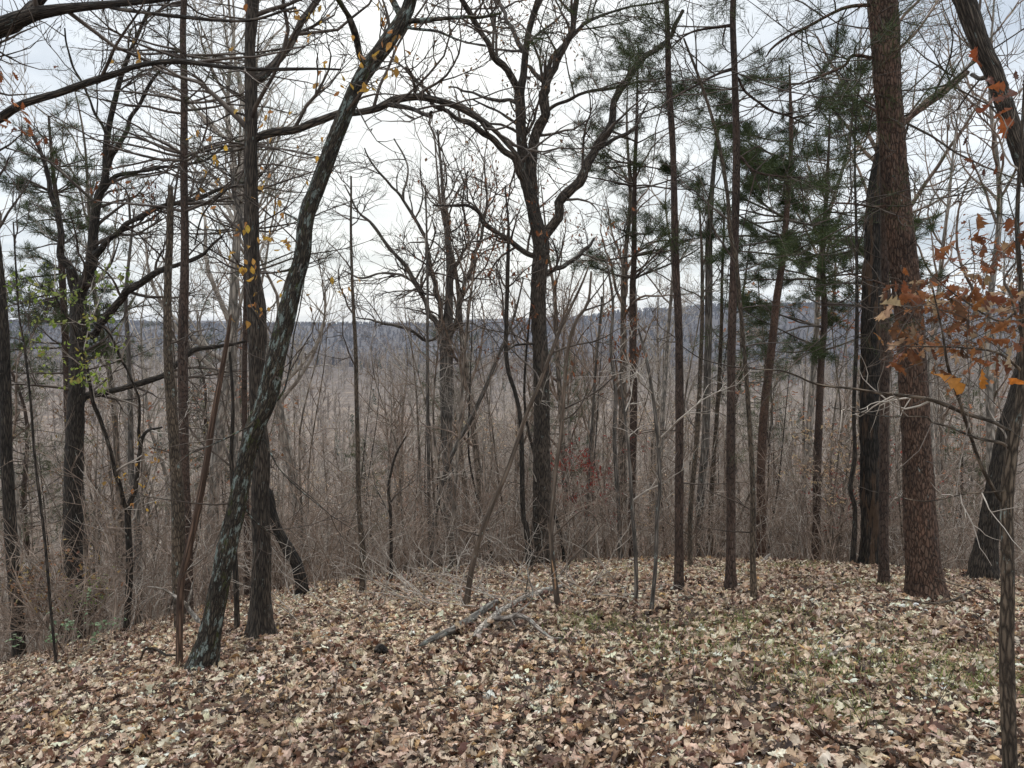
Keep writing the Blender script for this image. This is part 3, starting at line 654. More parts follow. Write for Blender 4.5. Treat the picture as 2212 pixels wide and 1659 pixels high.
tree('oak_tree', 'tall central oak splitting into many arching limbs against the sky', B_OAK, [(1170, 1226, 48), (1167, 1156, 39), (1170, 1106, 38), (1170, 986, 37), (1170, 853, 35), (1167, 753, 33), (1162, 653, 33), (1165, 586, 35), (1168, 530, 35), (1155, 470, 29), (1148, 430, 28), (1134, 383, 25), (1129, 333, 22), (1127, 300, 22), (1124, 233, 22), (1122, 200, 22), (1130, 167, 15), (1137, 100, 14), (1147, 50, 13), (1167, 0, 12)], depth=12.6, S=36, bk=.75, wiggle=0, trange=(.5, 1), ext=3, kind='oak', flare=1.2,
     limbs=[[(1120, 195, 15), (1107, 173, 14), (1070, 123, 13), (1047, 87, 12), (1020, 33, 11), (997, -5, 10)], [(1132, 110, 10), (1104, 60, 9), (1087, 23, 8), (1077, 0, 7)],
            [(1148, 425, 20), (1150, 350, 20), (1160, 300, 20), (1177, 250, 20), (1181, 210, 21), (1176, 178, 18), (1197, 150, 14), (1220, 100, 13), (1234, 60, 12), (1244, 0, 11)],
            [(1174, 175, 9), (1154, 160, 9), (1140, 143, 8)], [(1180, 165, 9), (1187, 133, 9), (1210, 107, 9), (1270, 50, 7), (1337, 23, 5), (1424, 3, 4)],
            [(1188, 236, 8), (1230, 213, 7), (1264, 200, 7), (1320, 193, 6), (1354, 183, 5), (1437, 167, 3)],
            [(1124, 225, 7), (1054, 210, 6), (1014, 197, 5), (970, 187, 3)], [(1126, 270, 6), (1070, 240, 5), (1020, 213, 3)],
            [(1168, 522, 23), (1197, 477, 20), (1220, 433, 20), (1254, 393, 20), (1277, 340, 18), (1317, 290, 17), (1327, 250, 15), (1334, 217, 15), (1357, 167, 14), (1387, 133, 13), (1424, 103, 11), (1454, 67, 9), (1474, 20, 7)],
            [(1287, 333, 9), (1330, 300, 8), (1370, 277, 7), (1384, 253, 5), (1400, 220, 3)],
            [(1160, 560, 12), (1140, 547, 12), (1104, 523, 11), (1070, 500, 10), (1047, 477, 9), (1037, 460, 8), (1010, 443, 7), (987, 443, 6), (937, 443, 4)],
            [(1170, 600, 12), (1185, 588, 12), (1214, 573, 11), (1247, 556, 9), (1265, 535, 8), (1282, 518, 6)],
            [(1138, 395, 13), (1114, 353, 13), (1085, 318, 13), (1054, 293, 12), (1020, 273, 11), (970, 243, 9), (937, 227, 8), (924, 200, 7), (897, 170, 6), (870, 147, 5), (844, 123, 3)],
            [(1160, 745, 5), (1130, 745, 5), (1110, 748, 4), (1090, 765, 3)]], leaf=[('oak', 300, .06, RUST, [1, 1, 1], (1000, 330, 1260, 560)), ('oval', 500, .06, DRY, [1, 1, .5], (880, 0, 1260, 420))], limb_snag=(11,))
tree('leaning_tree', 'thin smooth brown trunk leaning right across the central oak', B_SMOOTH, [(1007, 1313, 14), (1017, 1240, 13), (1030, 1183, 12), (1057, 1106, 11), (1097, 1013, 10), (1137, 896, 9), (1167, 826, 9), (1194, 753, 8), (1214, 703, 7), (1254, 620, 5), (1272, 575, 3)], kind='thin', trange=(.5, 1), bk=.2, leaf=[('oak', 420, .05, RUST, [1, .8, 1], (1200, 480, 1420, 760))], wiggle=0)
tree('sapling', 'slim crooked stem with an orange scraped patch low down, right of the central oak', B_SMOOTH, [(1205, 1316, 13), (1197, 1240, 12), (1190, 1156, 10), (1194, 1086, 10), (1200, 1020, 9), (1214, 920, 8), (1220, 820, 8), (1227, 753, 8), (1244, 693, 8), (1270, 655, 6), (1277, 586, 4)], kind='thin', bk=.2, trange=(.45, 1), leaf=[('oak', 110, .05, RUST, [1, .8, 1], None)], wiggle=0)
tree('sapling', 'thin grey sapling between the central oak and the slim pine at right', B_GREY, [(1374, 1306, 9), (1372, 1200, 9), (1365, 1106, 8), (1360, 1000, 7), (1350, 900, 5), (1338, 800, 3)], kind='thin', twig=M_TWIGG, bk=.2, S=10)
tree('sapling', 'greenish grey sapling, bowed left, nearest the slim pine right of the oak', B_GREY, [(1407, 1325, 10), (1417, 1223, 9), (1420, 1106, 8), (1424, 1053, 8), (1417, 920, 8), (1407, 836, 7), (1394, 770, 6), (1377, 710, 4)], kind='thin', twig=M_TWIGG, bk=.2, S=10)
tree('young_tree', 'wavy grey pole between the central oak and the first pine to its right', B_GREY, [(1340, 1190, 10), (1337, 1106, 9), (1327, 953, 9), (1330, 853, 8), (1320, 753, 7), (1324, 653, 6), (1310, 560, 4)], depth=13.5, kind='thin', twig=M_TWIGG, leaf=[('oak', 260, .06, RUST, [1, 1, 1], (1260, 560, 1420, 760))], S=10)
tree('young_tree', 'grey pole with rust leaves close right of the central oak', B_GREY, [(1265, 1180, 8), (1270, 1053, 7), (1280, 886, 6), (1290, 753, 5), (1300, 640, 4)], depth=16, kind='thin', twig=M_TWIGG, leaf=[('oak', 260, .065, RUST, [1, 1, 1], (1220, 540, 1420, 800))], S=8)
# --- right side
tree('pine_tree', 'bushy topped pine to the right of the central oak', B_PINE, [(1366, 1200, 16), (1364, 1106, 15), (1369, 886, 16), (1367, 753, 16), (1367, 620, 14), (1370, 553, 12), (1372, 367, 9), (1374, 300, 8), (1377, 200, 5), (1378, 100, 3)], depth=15, kind='pine', trange=(.52, 1), need=(26, .15, .0065, (.3, .55, .8, 1.0)), bk=.3, S=12)
tree('pine_tree', 'slender straight pine trunk, first of the near slender pines right of centre', B_PINE, [(1467, 1282, 23), (1467, 1200, 20), (1467, 1106, 19), (1467, 753, 17), (1459, 553, 15), (1454, 333, 13), (1444, 167, 12), (1439, 0, 10)], kind='pine', ext=3, trange=(.74, 1), need=(18, .13, .0045, (.3, .55, .8, 1.0)), S=26, wiggle=.0)
tree('young_tree', 'smooth grey trunk in the cluster right of the slender straight pine', B_GREY, [(1515, 1205, 18), (1511, 1106, 17), (1524, 953, 17), (1529, 753, 15), (1531, 553, 15), (1534, 450, 12), (1544, 333, 8), (1555, 250, 4)], depth=14.5, kind='thin', trange=(.55, 1))
tree('young_tree', 'dark narrow trunk leaning beside the smooth grey trunk', B_BROWN, [(1491, 1242, 12), (1491, 1106, 11), (1504, 953, 11), (1514, 786, 9), (1517, 586, 7), (1512, 450, 4)], depth=11, kind='thin', trange=(.55, 1), S=12)
tree('young_tree', 'slim brown trunk behind the smooth grey trunk', B_BROWN, [(1537, 1200, 11), (1535, 1106, 10), (1548, 900, 9), (1556, 753, 8), (1560, 600, 6), (1565, 450, 4)], depth=16, kind='thin', trange=(.4, 1), S=10)
tree('pine_tree', 'straight slender pine, middle one of the near pines right of centre', B_PINE, [(1579, 1278, 26), (1579, 1200, 21), (1579, 1106, 20), (1579, 886, 18), (1581, 720, 17), (1586, 553, 17), (1591, 333, 15), (1587, 167, 13), (1584, 0, 12)], kind='pine', ext=3, trange=(.72, 1), need=(18, .13, .0045, (.3, .55, .8, 1.0)), S=26, wiggle=0, limbs=[[(1597, 170, 6), (1610, 200, 5), (1651, 230, 5), (1714, 257, 4), (1760, 275, 3)], [(1601, 340, 6), (1634, 370, 5), (1681, 380, 4), (1740, 385, 3)], [(1583, 145, 6), (1540, 165, 5), (1474, 200, 4), (1430, 230, 3)], [(1583, 55, 6), (1521, 63, 5), (1474, 80, 4), (1440, 110, 3)]])
tree('young_tree', 'thin trunk curving up leftward behind the middle slender pine', B_BROWN, [(1629, 1303, 16), (1626, 1206, 13), (1626, 1053, 11), (1617, 886, 10), (1607, 753, 9), (1597, 636, 9), (1589, 553, 9), (1577, 500, 9), (1571, 417, 8), (1554, 317, 8), (1534, 240, 7), (1507, 160, 6), (1477, 83, 4)], kind='thin', trange=(.5, 1), S=16, wiggle=0)
tree('pine_tree', 'reddish pine leaning slightly right with layered green boughs', B_PINER, [(1644, 1195, 21), (1644, 1106, 20), (1644, 1020, 19), (1651, 886, 18), (1667, 753, 17), (1677, 653, 16), (1691, 553, 14), (1704, 400, 11), (1709, 300, 9), (1707, 200, 6), (1705, 140, 3)], depth=13.5, kind='pine', trange=(.60, 1), need=(42, .15, .0068, (.2, .4, .6, .8, 1.0)), wiggle=0, S=20)
tree('pine_tree', 'mid sized pine with green boughs right of the reddish leaning pine', B_PINE, [(1762, 1185, 19), (1764, 1086, 18), (1767, 953, 17), (1774, 786, 14), (1781, 686, 13), (1777, 553, 11), (1787, 400, 8), (1790, 320, 5), (1792, 250, 3)], depth=15, kind='pine', trange=(.45, 1), need=(42, .15, .0068, (.25, .5, .75, 1.0)), S=14, bk=.4)
tree('young_tree', 'thin wavy dark stem hugging the left side of the burnt trunk', B_OAKD, [(1842, 1215, 12), (1847, 1106, 10), (1837, 1053, 10), (1846, 986, 9), (1844, 886, 8), (1851, 720, 8), (1851, 553, 6), (1847, 300, 4), (1861, 133, 3)], depth=11.5, kind='thin', trange=(.5, 1), S=12)
tree('burnt_tree', 'blackened rotting trunk with stripped orange brown wood, beside the large pine', B_CHAR, [(1880, 1226, 44), (1881, 1106, 39), (1879, 886, 40), (1881, 720, 38), (1882, 600, 38), (1884, 553, 36), (1886, 450, 30), (1888, 400, 24), (1897, 320, 9)], depth=11.5, kind='bare', S=36, bk=1.0, snag=True, cat='dead tree')
tree('pine_tree', 'slender pine trunk squeezed between burnt trunk and large pine', B_PINE, [(1909, 1268, 23), (1909, 1106, 20), (1911, 820, 18), (1911, 553, 15), (1906, 300, 11), (1900, 100, 8)], kind='pine', ext=2, trange=(.7, 1), need=(14, .12, .0035, (.5, 1.0)), S=24, wiggle=0)
tree('pine_tree', 'large reddish pine with flaky plated bark, widest trunk on the right', B_PINER, [(2000, 1295, 88), (1999, 1268, 77), (1994, 1206, 68), (1987, 1106, 62), (1981, 953, 58), (1971, 786, 56), (1957, 620, 55), (1949, 553, 55), (1934, 400, 53), (1924, 267, 52), (1914, 133, 55), (1907, 0, 58)], S=56, bk=.55, ext=3, trange=(.72, 1), wiggle=0, kind='pine', need=(14, .11, .0028, (.5, 1.0)), flare=1.1,
     limbs=[[(1920, 127, 8), (1887, 127, 7), (1841, 123, 6), (1821, 143, 6), (1774, 163, 5), (1741, 177, 3)], [(1890, 10, 8), (1824, 17, 7), (1757, 50, 6), (1674, 100, 5), (1654, 123, 3)],
            [(1935, 280, 14), (1957, 263, 12), (1991, 233, 11), (2041, 200, 10), (2091, 160, 8)], [(1915, 250, 8), (1895, 240, 7), (1868, 230, 5)],
            [(1935, 440, 5), (1890, 445, 5), (1840, 440, 4), (1795, 440, 3)], [(1930, 620, 5), (1900, 610, 5), (1870, 598, 4), (1830, 590, 3)]], limb_snag=(3,))
tree('overhanging_tree', 'near trunk curving down the top right corner', B_OAK, [(2420, 1500, 60), (2400, 1100, 56), (2350, 750, 50), (2280, 500, 44), (2225, 380, 36), (2201, 317, 34), (2184, 267, 33), (2164, 207, 34), (2144, 150, 36), (2127, 117, 36), (2107, 67, 38), (2084, 0, 40), (2050, -80, 38)], depth=4.6, S=28, trange=(.45, 1), kind='thin', ext=1.2, wiggle=0,
     limbs=[[(2144, 165, 14), (2120, 172, 9), (2100, 165, 7)]], leaf=[('oak', 30, .07, [(.16, .06, .03), (.10, .045, .03)], [1, 1], (2080, 20, 2212, 420))])
tree('dark_tree', 'dark rough trunk leaning out of frame at the right edge', B_OAKD, [(2124, 1255, 52), (2127, 1206, 47), (2141, 1106, 40), (2154, 1020, 34), (2171, 920, 27), (2191, 853, 24), (2215, 760, 22), (2250, 600, 20), (2290, 400, 16)], depth=9.5, kind='oak', S=30, bk=.9, trange=(.5, 1))
tree('sapling', 'nearest brown sapling at the right edge holding big rust oak leaves', B_BROWN, [(2190, 1800, 32), (2182, 1659, 29), (2177, 1506, 30), (2174, 1373, 30), (2177, 1273, 27), (2174, 1106, 25), (2177, 1053, 26), (2187, 953, 24), (2205, 860, 20), (2212, 760, 15), (2204, 600, 11), (2197, 480, 9), (2207, 300, 7), (2215, 150, 5)], depth=2.7, S=26, bk=.35, wiggle=0, kind='near', twig=M_TWIGG, trange=(.4, 1),
     limbs=[[(2184, 930, 9), (2150, 915, 8), (2091, 900, 8), (2007, 866, 8), (1911, 850, 6), (1841, 836, 5), (1761, 830, 5), (1691, 803, 4), (1634, 798, 3.4), (1571, 790, 3), (1514, 773, 2.5), (1474, 746, 2)],
            [(2177, 966, 8), (2160, 955, 7), (2110, 945, 6), (2057, 923, 5), (2015, 912, 4), (1997, 900, 3), (1907, 900, 2.4), (1800, 882, 1.6)],
            [(2165, 1085, 8), (2124, 1020, 8), (2094, 936, 7), (2074, 870, 7), (2047, 786, 6), (2035, 700, 4), (2020, 620, 3)],
            [(2205, 800, 6), (2150, 760, 5), (2070, 750, 4), (1990, 750, 3), (1910, 745, 2)], [(2212, 740, 7), (2185, 640, 6), (2170, 600, 5), (2200, 560, 4)],
            [(2175, 1060, 4), (2100, 1065, 3), (2000, 1080, 2.4), (1900, 1060, 1.5)], [(2150, 690, 4), (2060, 640, 3), (2010, 590, 2)]])

M_SCR = plain('bare_wood', (.25, .14, .075), (.38, .23, .13), 30.0)
_o = [o for o in bpy.data.objects if 'orange scraped' in o.get('label', '')][0]; _d = hit(1205, 1316)
_q = resample([[*(at(px, py, _d - .020)), w / 2 / F * _d] for px, py, w in [(1203, 1286, 1), (1200, 1270, 4), (1198, 1245, 5), (1194, 1222, 4), (1192, 1205, 1)]], 16)
_m = MB(); tubes(_m, _q[None, :, :3], _q[None, :, 3], 8, .3, True); tag(link('bare_wood', _m.mesh('bare_wood', M_SCR, _o.location), _o), 'orange patch of scraped bare wood')
# ---- big rust leaves on the near sapling: hand placed clusters on its own twigs
def leafspray(root, zone, cnt, dmin, dmax, sz, pal, pw, kind='oak'):
    base = np.array(root.location); mb = MB(); x0, y0, x1, y1 = zone
    k = max(3, cnt // 5); cx_ = rng.uniform(x0, x1, k); cy2 = rng.uniform(y0, y1, k); cd = rng.uniform(dmin, dmax, k)
    j = rng.integers(0, k, cnt); C = np.array([at(cx_[a], cy2[a], cd[a]) for a in j]) + rng.normal(0, sz * .7, (cnt, 3))
    leaves(mb, C, sz * rng.uniform(.6, 1.25, cnt), kind, pick(pal, pw, cnt), pit=rng.normal(.5, .6, cnt), rol=rng.normal(0, .8, cnt), curl=.3)
    link('foliage', mb.mesh('foliage', M_LEAFT, base), root)
    # twiglets that carry the sprays
    mb = MB(); n = k * 2; a = np.array([at(cx_[i % k], cy2[i % k], cd[i % k]) for i in range(n)])
    e = a + rng.normal(0, sz * 2.2, (n, 3)); tt = np.linspace(0, 1, 5)[None, :, None]
    P = a[:, None] * (1 - tt) + e[:, None] * tt + rng.normal(0, sz * .08, (n, 5, 3)); tubes(mb, P, np.full((n, 5), .0012) * (1 + np.array(dmin) * .08), 3)
    link('twigs', mb.mesh('twigs', M_TWIG, base), root)
near_sap = [o for o in bpy.data.objects if o.name.startswith('sapling') and 'nearest brown' in o.get('label', '')][0]
leafspray(near_sap, (1930, 640, 2180, 790), 210, 2.4, 3.5, .062, [(.22, .085, .035), (.15, .06, .03), (.32, .22, .14), (.27, .12, .05), (.11, .055, .03)], [1, 1, .8, .7, .8])
leafspray(near_sap, (2080, 500, 2212, 700), 80, 2.4, 3.5, .06, [(.20, .08, .035), (.15, .06, .03), (.32, .21, .12)], [1, 1, .5])
leafspray(near_sap, (2150, 50, 2212, 260), 14, 2.4, 3.0, .075, [(.26, .08, .03), (.14, .05, .03)], [1, 1])
leafspray(near_sap, (2080, 800, 2100, 830), 3, 2.3, 2.4, .09, [(.42, .16, .03)], [1])

grn_sap = [o for o in bpy.data.objects if 'wiry sapling close' in o.get('label', '')][0]
leafspray(grn_sap, (20, 580, 290, 700), 190, 6.4, 8.2, .05, [(.17, .22, .05), (.24, .26, .08), (.11, .15, .04)], [1, 1, .7], 'oval')
leafspray(grn_sap, (60, 680, 220, 830), 90, 6.4, 8.2, .05, [(.22, .29, .05), (.30, .34, .08), (.30, .26, .07)], [1, 1, .7], 'oval')

# ---------------------------------------------------------------- background trees: variants, then copies
def variant(H, r, kind, seed):
    global rng
    rng = np.random.default_rng(seed)
    K = 26; s = np.linspace(0, 1, K)
    lean = rng.normal(0, .05, 2)
    P = np.zeros((K, 3)); P[:, 2] = s * H - .2
    for a in (0, 1): P[:, a] = lean[a] * s * H + (noise3(np.stack([s * H * .35, s * 0 + seed + a * 7.7, s * 0], -1)) - .5) * H * .06 * s
    R = r * (1 - s) ** .75 + .008
    T = P[None]; TR = R[None]
    if kind == 'pine':
        a = grow(T, TR, 0, 2.3, 7, (.45, 1), (70, 100), .1, .03, .3, .03, .004, .55, total=110, flat=.75)
        b_ = grow(*a, 4.5, .6, 4, (.25, 1), (25, 60), .15, .03, .5, .01, .003, .5, flat=.6)
        mt = MB(); tubes(mt, T, TR, 8, .3, True); mc = MB(); tubes(mc, *a, 3); tubes(mc, *b_, 3)
        mn = MB(); foliage_pine(mn, [b_], 12, (.3, .65, 1.0), .17, .009)
        return mt.mesh('trunk', B_PINE), [('branches', mc.mesh('branches', M_TWIG)), ('needles', mn.mesh('needles', M_NEED))]
    lo = .3 if kind != 'pole' else .45
    l1 = grow(T, TR, 0, H * .30, 12, (lo, .97), (22, 55), .13, .07, .5, .09, .006, .45, total=15 if kind != 'pole' else 12)
    l2 = grow(l1[0], l1[1], 2.0, 1.7, 8, (.15, 1), (25, 60), .15, .06, .5, .03, .004, .4)
    l3 = grow(*l2, 2.8, .8, 5, (.1, 1), (25, 60), .18, .05, .6, .01, .003, .4)
    l4 = grow(*l3, 3.2, .38, 3, (.1, 1), (25, 60), .18, .05, .6, .01, .0024, .4)
    mt = MB(); tubes(mt, T, TR, 9, .3, True)
    mc = MB()
    for q, S in ((l1, 5), (l2, 3), (l3, 3), (l4, 3)): tubes(mc, *q, S)
    return mt.mesh('trunk', B_MIDP if seed in (22, 27, 31) else B_MID), [('crown', mc.mesh('crown', M_TWIGG if seed % 3 else M_BRUSH))]
VAR = [variant(17, .16, 'oak', 21), variant(15, .13, 'oak', 22), variant(19, .19, 'oak', 24), variant(13, .08, 'pole', 25), variant(14, .10, 'pole', 27), variant(12, .07, 'pole', 28), variant(16, .12, 'oak', 31)]
PVAR = [variant(15, .13, 'pine', 41), variant(12, .10, 'pine', 43)]
rng = np.random.default_rng(5)
LEAFY = {}
for nm, pal in (('orange', [(.34, .15, .07), (.26, .10, .06)]), ('red', RED), ('tan', TAN), ('green', [(.13, .16, .05), (.2, .2, .06)])):
    mb = MB(); n = 900
    p = rng.normal(0, 1, (n, 3)); p = unit(p) * rng.random((n, 1)) ** .33 * np.array([2.2, 2.2, 2.6])
    p = p[noise3(p * .9 + 40) > .45]
    leaves(mb, p, .13 * rng.uniform(.7, 1.3, len(p)), 'lobed', pick(pal, [1] * len(pal), len(p)), curl=.3)
    LEAFY[nm] = mb.mesh('foliage', M_LEAFT)
def place(var, x, y, sc_, label, group, name, cat='tree', leafy=None, lz=.55):
    root = bpy.data.objects.new(name, None); COL.objects.link(root)
    root.location = (x, y, float(ground(x, y))); root.rotation_euler = (rng.normal(0, .03), rng.normal(0, .03), rng.uniform(0, 6.28)); root.scale = (sc_,) * 3
    tag(root, label, cat, group)
    link('trunk', var[0], root)
    for nm, me in var[1]: link(nm, me, root)
    if leafy:
        o = link('foliage', LEAFY[leafy], root); h = 15 * lz; o.location = (0, 0, h)
    return root
LM = [(10, 'left edge trunk'), (158, 'forked oak'), (385, 'snapped snag'), (530, 'lichen trunk'), (563, 'ridged trunk'), (780, 'brown based pole'), (965, 'many forked tree'),
      (1140, 'wavy trunk'), (1170, 'central oak'), (1366, 'bushy topped pine'), (1467, 'first slender pine'), (1579, 'middle slender pine'), (1648, 'reddish leaning pine'), (1765, 'mid sized pine'), (1880, 'burnt trunk'), (1985, 'large pine'), (2150, 'dark leaning trunk')]
def between(x, y):
    px = 1106 + F * x / y
    for a, b0 in zip(LM, LM[1:]):
        if a[0] <= px < b0[0]: return 'between %s and %s' % (a[1], b0[1])
    return 'left of the left edge trunk' if px < 10 else 'right of the dark leaning trunk'
LB = {0: 'bare grey tree among the crowd of trunks on the slope below the crest', 1: 'bare tree far down the wooded slope behind the nearer trunks'}
placed = []
def sample(y0, y1, n, sep, w=.78):
    out = []; tries = 0
    while len(out) < n and tries < n * 40:
        tries += 1
        y = math.sqrt(rng.uniform(y0 ** 2, y1 ** 2)); x = rng.uniform(-w * y - 2, w * y + 2)
        if all((x - a) ** 2 + (y - b) ** 2 > sep ** 2 for a, b in placed): placed.append((x, y)); out.append((x, y))
    return out
for (x, y) in sample(15.5, 36, 115, 1.25):
    v = VAR[rng.choice(7, p=[.07, .12, .04, .24, .24, .24, .05])]
    lf = None
    r_ = rng.random()
    if r_ < .10: lf = 'orange'
    elif r_ < .16: lf = 'tan'
    place(v, x, y, (rng.uniform(.7, 1.15) if x / y < -.25 or rng.random() < .18 else rng.uniform(.45, .75)), ('bare tree past the crest, ' if not lf else '%s leaved tree, ' % lf) + between(x, y), 'bare trees on the slope just past the crest' if not lf else 'trees with %s leaves on the slope' % lf, 'bare_tree' if not lf else 'leafy_tree', leafy=lf, lz=.4)
for (x, y) in sample(36, 80, 180, 2.3):
    v = VAR[rng.integers(0, len(VAR))]
    lf = 'orange' if rng.random() < .14 else None
    place(v, x, y, min(rng.uniform(.75, 1.15), 1.15 if x / y < -.3 else max(.5, (-float(ground(x, y)) - .015 * y) / 17)), ('far bare tree downslope, ' if not lf else 'far orange leaved tree, ') + between(x, y), 'bare trees far down the slope' if not lf else 'orange leaved trees far down the slope', 'bare_tree' if not lf else 'leafy_tree', leafy=lf, lz=.6)
# pines that show between the trunks
for (px, y, s, lab) in [(1225, 24, .62, 'small green pine showing just right of the central oak trunk'), (1560, 22, .7, 'green pine behind the two near slender pines right of centre'), (2080, 26, .8, 'green pine in the distance right of the large pine'),
                        (1890, 30, .95, 'green pine in the distance behind the burnt trunk'), (1010, 34, .95, 'distant pine top showing over the grey many forked tree'), (790, 28, .55, 'low young pine in the brush left of centre'),
                        (480, 24, .75, 'pine behind the leaning lichen spotted trunk'), (60, 24, 1.0, 'tall pine in the distance at the left edge'), (1700, 34, 1.0, 'distant pine behind the reddish leaning pine')]:
    p = at(px, 900, y); place(PVAR[rng.integers(0, 2)], p[0], y, s, lab, 'pines on the slope', 'pine_tree')
# coloured small trees
for (px, y, py, nm, s, lab) in [(1245, 14.5, 1000, 'red', .3, 'small crimson leaved shrub right of the central oak'), (1310, 16, 1030, 'red', .25, 'tiny crimson leaved shrub between oak and pines'), (1940, 16, 1010, 'red', .5, 'red leaved shrub seen left of the large pine'),
                                (1820, 15, 1080, 'red', .45, 'red leaved shrub below the tan leaved one'), (1815, 14, 960, 'tan', .32, 'pale tan leaved beech left of the burnt trunk'), (1420, 22, 1090, 'tan', .4, 'tan leaved shrub behind the slender pines'),
                                (180, 16, 930, 'orange', .7, 'amber leaved small tree behind the forked oak at left'), (250, 18, 1000, 'orange', .8, 'amber leaved shrub right of the forked oak'), (700, 40, 800, 'orange', 1.3, 'orange red tree in the valley right of the leaning trunk'),
                                (500, 30, 740, 'orange', 1.0, 'orange leaved tree seen behind the twin trunks'), (1890, 60, 740, 'red', 1.5, 'distant pinkish red crown beside the burnt trunk'), (110, 9.5, 1290, 'orange', .30, 'low amber leaved bush at the lower left'), (190, 11.5, 1290, 'green', .22, 'small yellow green bush at the foot of the forked oak')]:
    p = at(px, py, y); gz = float(ground(p[0], y)); root = bpy.data.objects.new('small_tree', None); COL.objects.link(root); root.location = (p[0], y, gz); tag(root, lab, 'shrub')
    h = max(.6, p[2] - gz)
    K = 10; s1 = np.linspace(0, 1, K); P = np.zeros((4, K, 3)); R = np.zeros((4, K))
    for a in range(4):
        P[a, :, 2] = s1 * (h + s) ; P[a, :, 0] = s1 ** 1.5 * rng.normal(0, s); P[a, :, 1] = s1 ** 1.5 * rng.normal(0, s); R[a] = .012 * (1 - s1) + .003 if h < 4 else .03 * (1 - s1) + .006
    mb = MB(); tubes(mb, P, R, 5, 0, True); link('stem', mb.mesh('stem', B_MID), root)
    mb = MB(); q = grow(P, R, 0, s * 2.2, 6, (.4, 1), (30, 75), .15, .03, .5, .02, .003, .3, total=34); q2 = grow(*q, 4, s * .8, 4, (.1, 1), (30, 60), .15, .03, .5, .01, .002, .3); tubes(mb, *q, 3); tubes(mb, *q2, 3)
    link('twigs', mb.mesh('twigs', M_TWIG), root)
    pl = {'orange': [(.26, .14, .07), (.20, .10, .06), (.32, .22, .09)], 'red': RED, 'tan': TAN, 'green': GRN}[nm]
    pool = np.concatenate([q2[0].reshape(-1, 3), q[0][:, 3:].reshape(-1, 3)]); n = {'green': 150, 'red': 130, 'tan': 260, 'orange': 230}[nm]
    mb = MB(); leaves(mb, pool[rng.integers(0, len(pool), n)] + rng.normal(0, .04, (n, 3)), np.full(n, (.045 if nm == 'green' else .06) * (1 + y / 40)), 'lobed', pick(pl, [1] * len(pl), n), pit=rng.normal(.3, .5, n), curl=.3); link('foliage', mb.mesh('foliage', M_LEAFT), root)
    if lab.startswith('small crimson'): leafspray(root, (1195, 975, 1290, 1015), 130, y - .8, y + .8, .08, RED, [1, 1, 1], 'lobed')
    if lab.startswith('tiny crimson'): leafspray(root, (1275, 1010, 1325, 1050), 70, y - .8, y + .6, .08, RED, [1, 1, 1], 'lobed')

# ---------------------------------------------------------------- far woods, one mass
mb = MB(); mcn = MB()
def wood(y0, y1, n, levels, th, w=.8, hs=1.0):
    y = np.sqrt(rng.uniform(y0 ** 2, y1 ** 2, n)); x = rng.uniform(-1, 1, n) * (w * y + 10); z = ground(x, y)
    H = rng.uniform(13, 20, n) * hs; K = 4; s = np.linspace(0, 1, K)
    P = np.stack([x, y, z], -1)[:, None] + s[None, :, None] * np.stack([rng.normal(0, .6, n), rng.normal(0, .6, n), H], -1)[:, None]
    R = th * 2.5 * (1 - s)[None] ** .8 * np.ones((n, 1)) + th * .3
    tubes(mb, P, R, 3)
    a = grow(P, R, 0, 5.2, 5, (.3, 1), (22, 60), .14, .08, .5, th * .9, th * .4, .45, total=n * levels[0]); tubes(mb, *a, 3)
    if len(levels) > 1:
        b_ = grow(*a, 0, 1.9, 3, (.2, 1), (25, 60), .15, .05, .6, th * .5, th * .28, .4, total=n * levels[1]); tubes(mb, *b_, 3)
wood(70, 130, 420, (22, 110), .05)
wood(130, 300, 900, (20, 60), .09)
wood(300, 800, 2200, (20,), .18)
o = link('far_woods', mb.mesh('far_woods', M_WOODS)); tag(o, 'grey mass of leafless woods filling the valley floor', 'woods', kind='stuff')
M_RIDGE = plain('ridge_trees', (.05, .042, .044), (.12, .095, .09), .008)
mb = MB(); wood(750, 1900, 9500, (8,), .6, hs=.42)
tag(link('ridge_woods', mb.mesh('ridge_woods', M_RIDGE)), 'dark blue grey leafless woods covering the long far ridge', 'woods', kind='stuff')
for (y0, y1, n) in ((90, 300, 90), (300, 1200, 300)):
    y = np.sqrt(rng.uniform(y0 ** 2, y1 ** 2, n)); x = rng.uniform(-.8, .8, n) * y; z = ground(x, y)
    P = np.stack([x, y, z], -1); h = rng.uniform(9, 16, n)
    for q in range(26):
        f = .35 + .65 * q / 26; rr_ = 2.6 * (1.1 - f) * h / 12
        needles(mcn, P + Z_ * (h * f)[:, None] + rng.normal(0, .3, (n, 3)), np.tile([0, 0, .1], (n, 1)), 5, 2.4 * (1.25 - f), .5 if y0 < 1000 else 1.2, 1.0)
mb = MB(); n = 120; y = np.sqrt(rng.uniform(70 ** 2, 380 ** 2, n)); x = rng.uniform(-.8, .75, n) * y; k = noise2(x / 30, y / 30, 2.) > .5; x, y = x[k], y[k]; n = len(x)
c = np.stack([x, y, ground(x, y) + rng.uniform(6, 13, n)], -1); j = np.repeat(np.arange(n), 240); p = c[j] + rng.normal(0, 1, (len(j), 3)) * [2.2, 2.2, 2.4]
tint = pick([(.24, .10, .05), (.28, .16, .07), (.20, .08, .05), (.20, .13, .07)], [1, 1, 1, 1], n)[j]
leaves(mb, p, np.full(len(p), .22) * (1 + y[j] / 250), 'lobed', tint, curl=.3)
tag(link('far_autumn_crowns', mb.mesh('far_autumn_crowns', M_LEAFT)), 'rust and amber crowns scattered through the far valley woods', 'woods', kind='stuff')
tag(link('far_pines', mcn.mesh('far_pines', M_NEEDF)), 'dark green specks of pines scattered through the far woods', 'woods', kind='stuff')

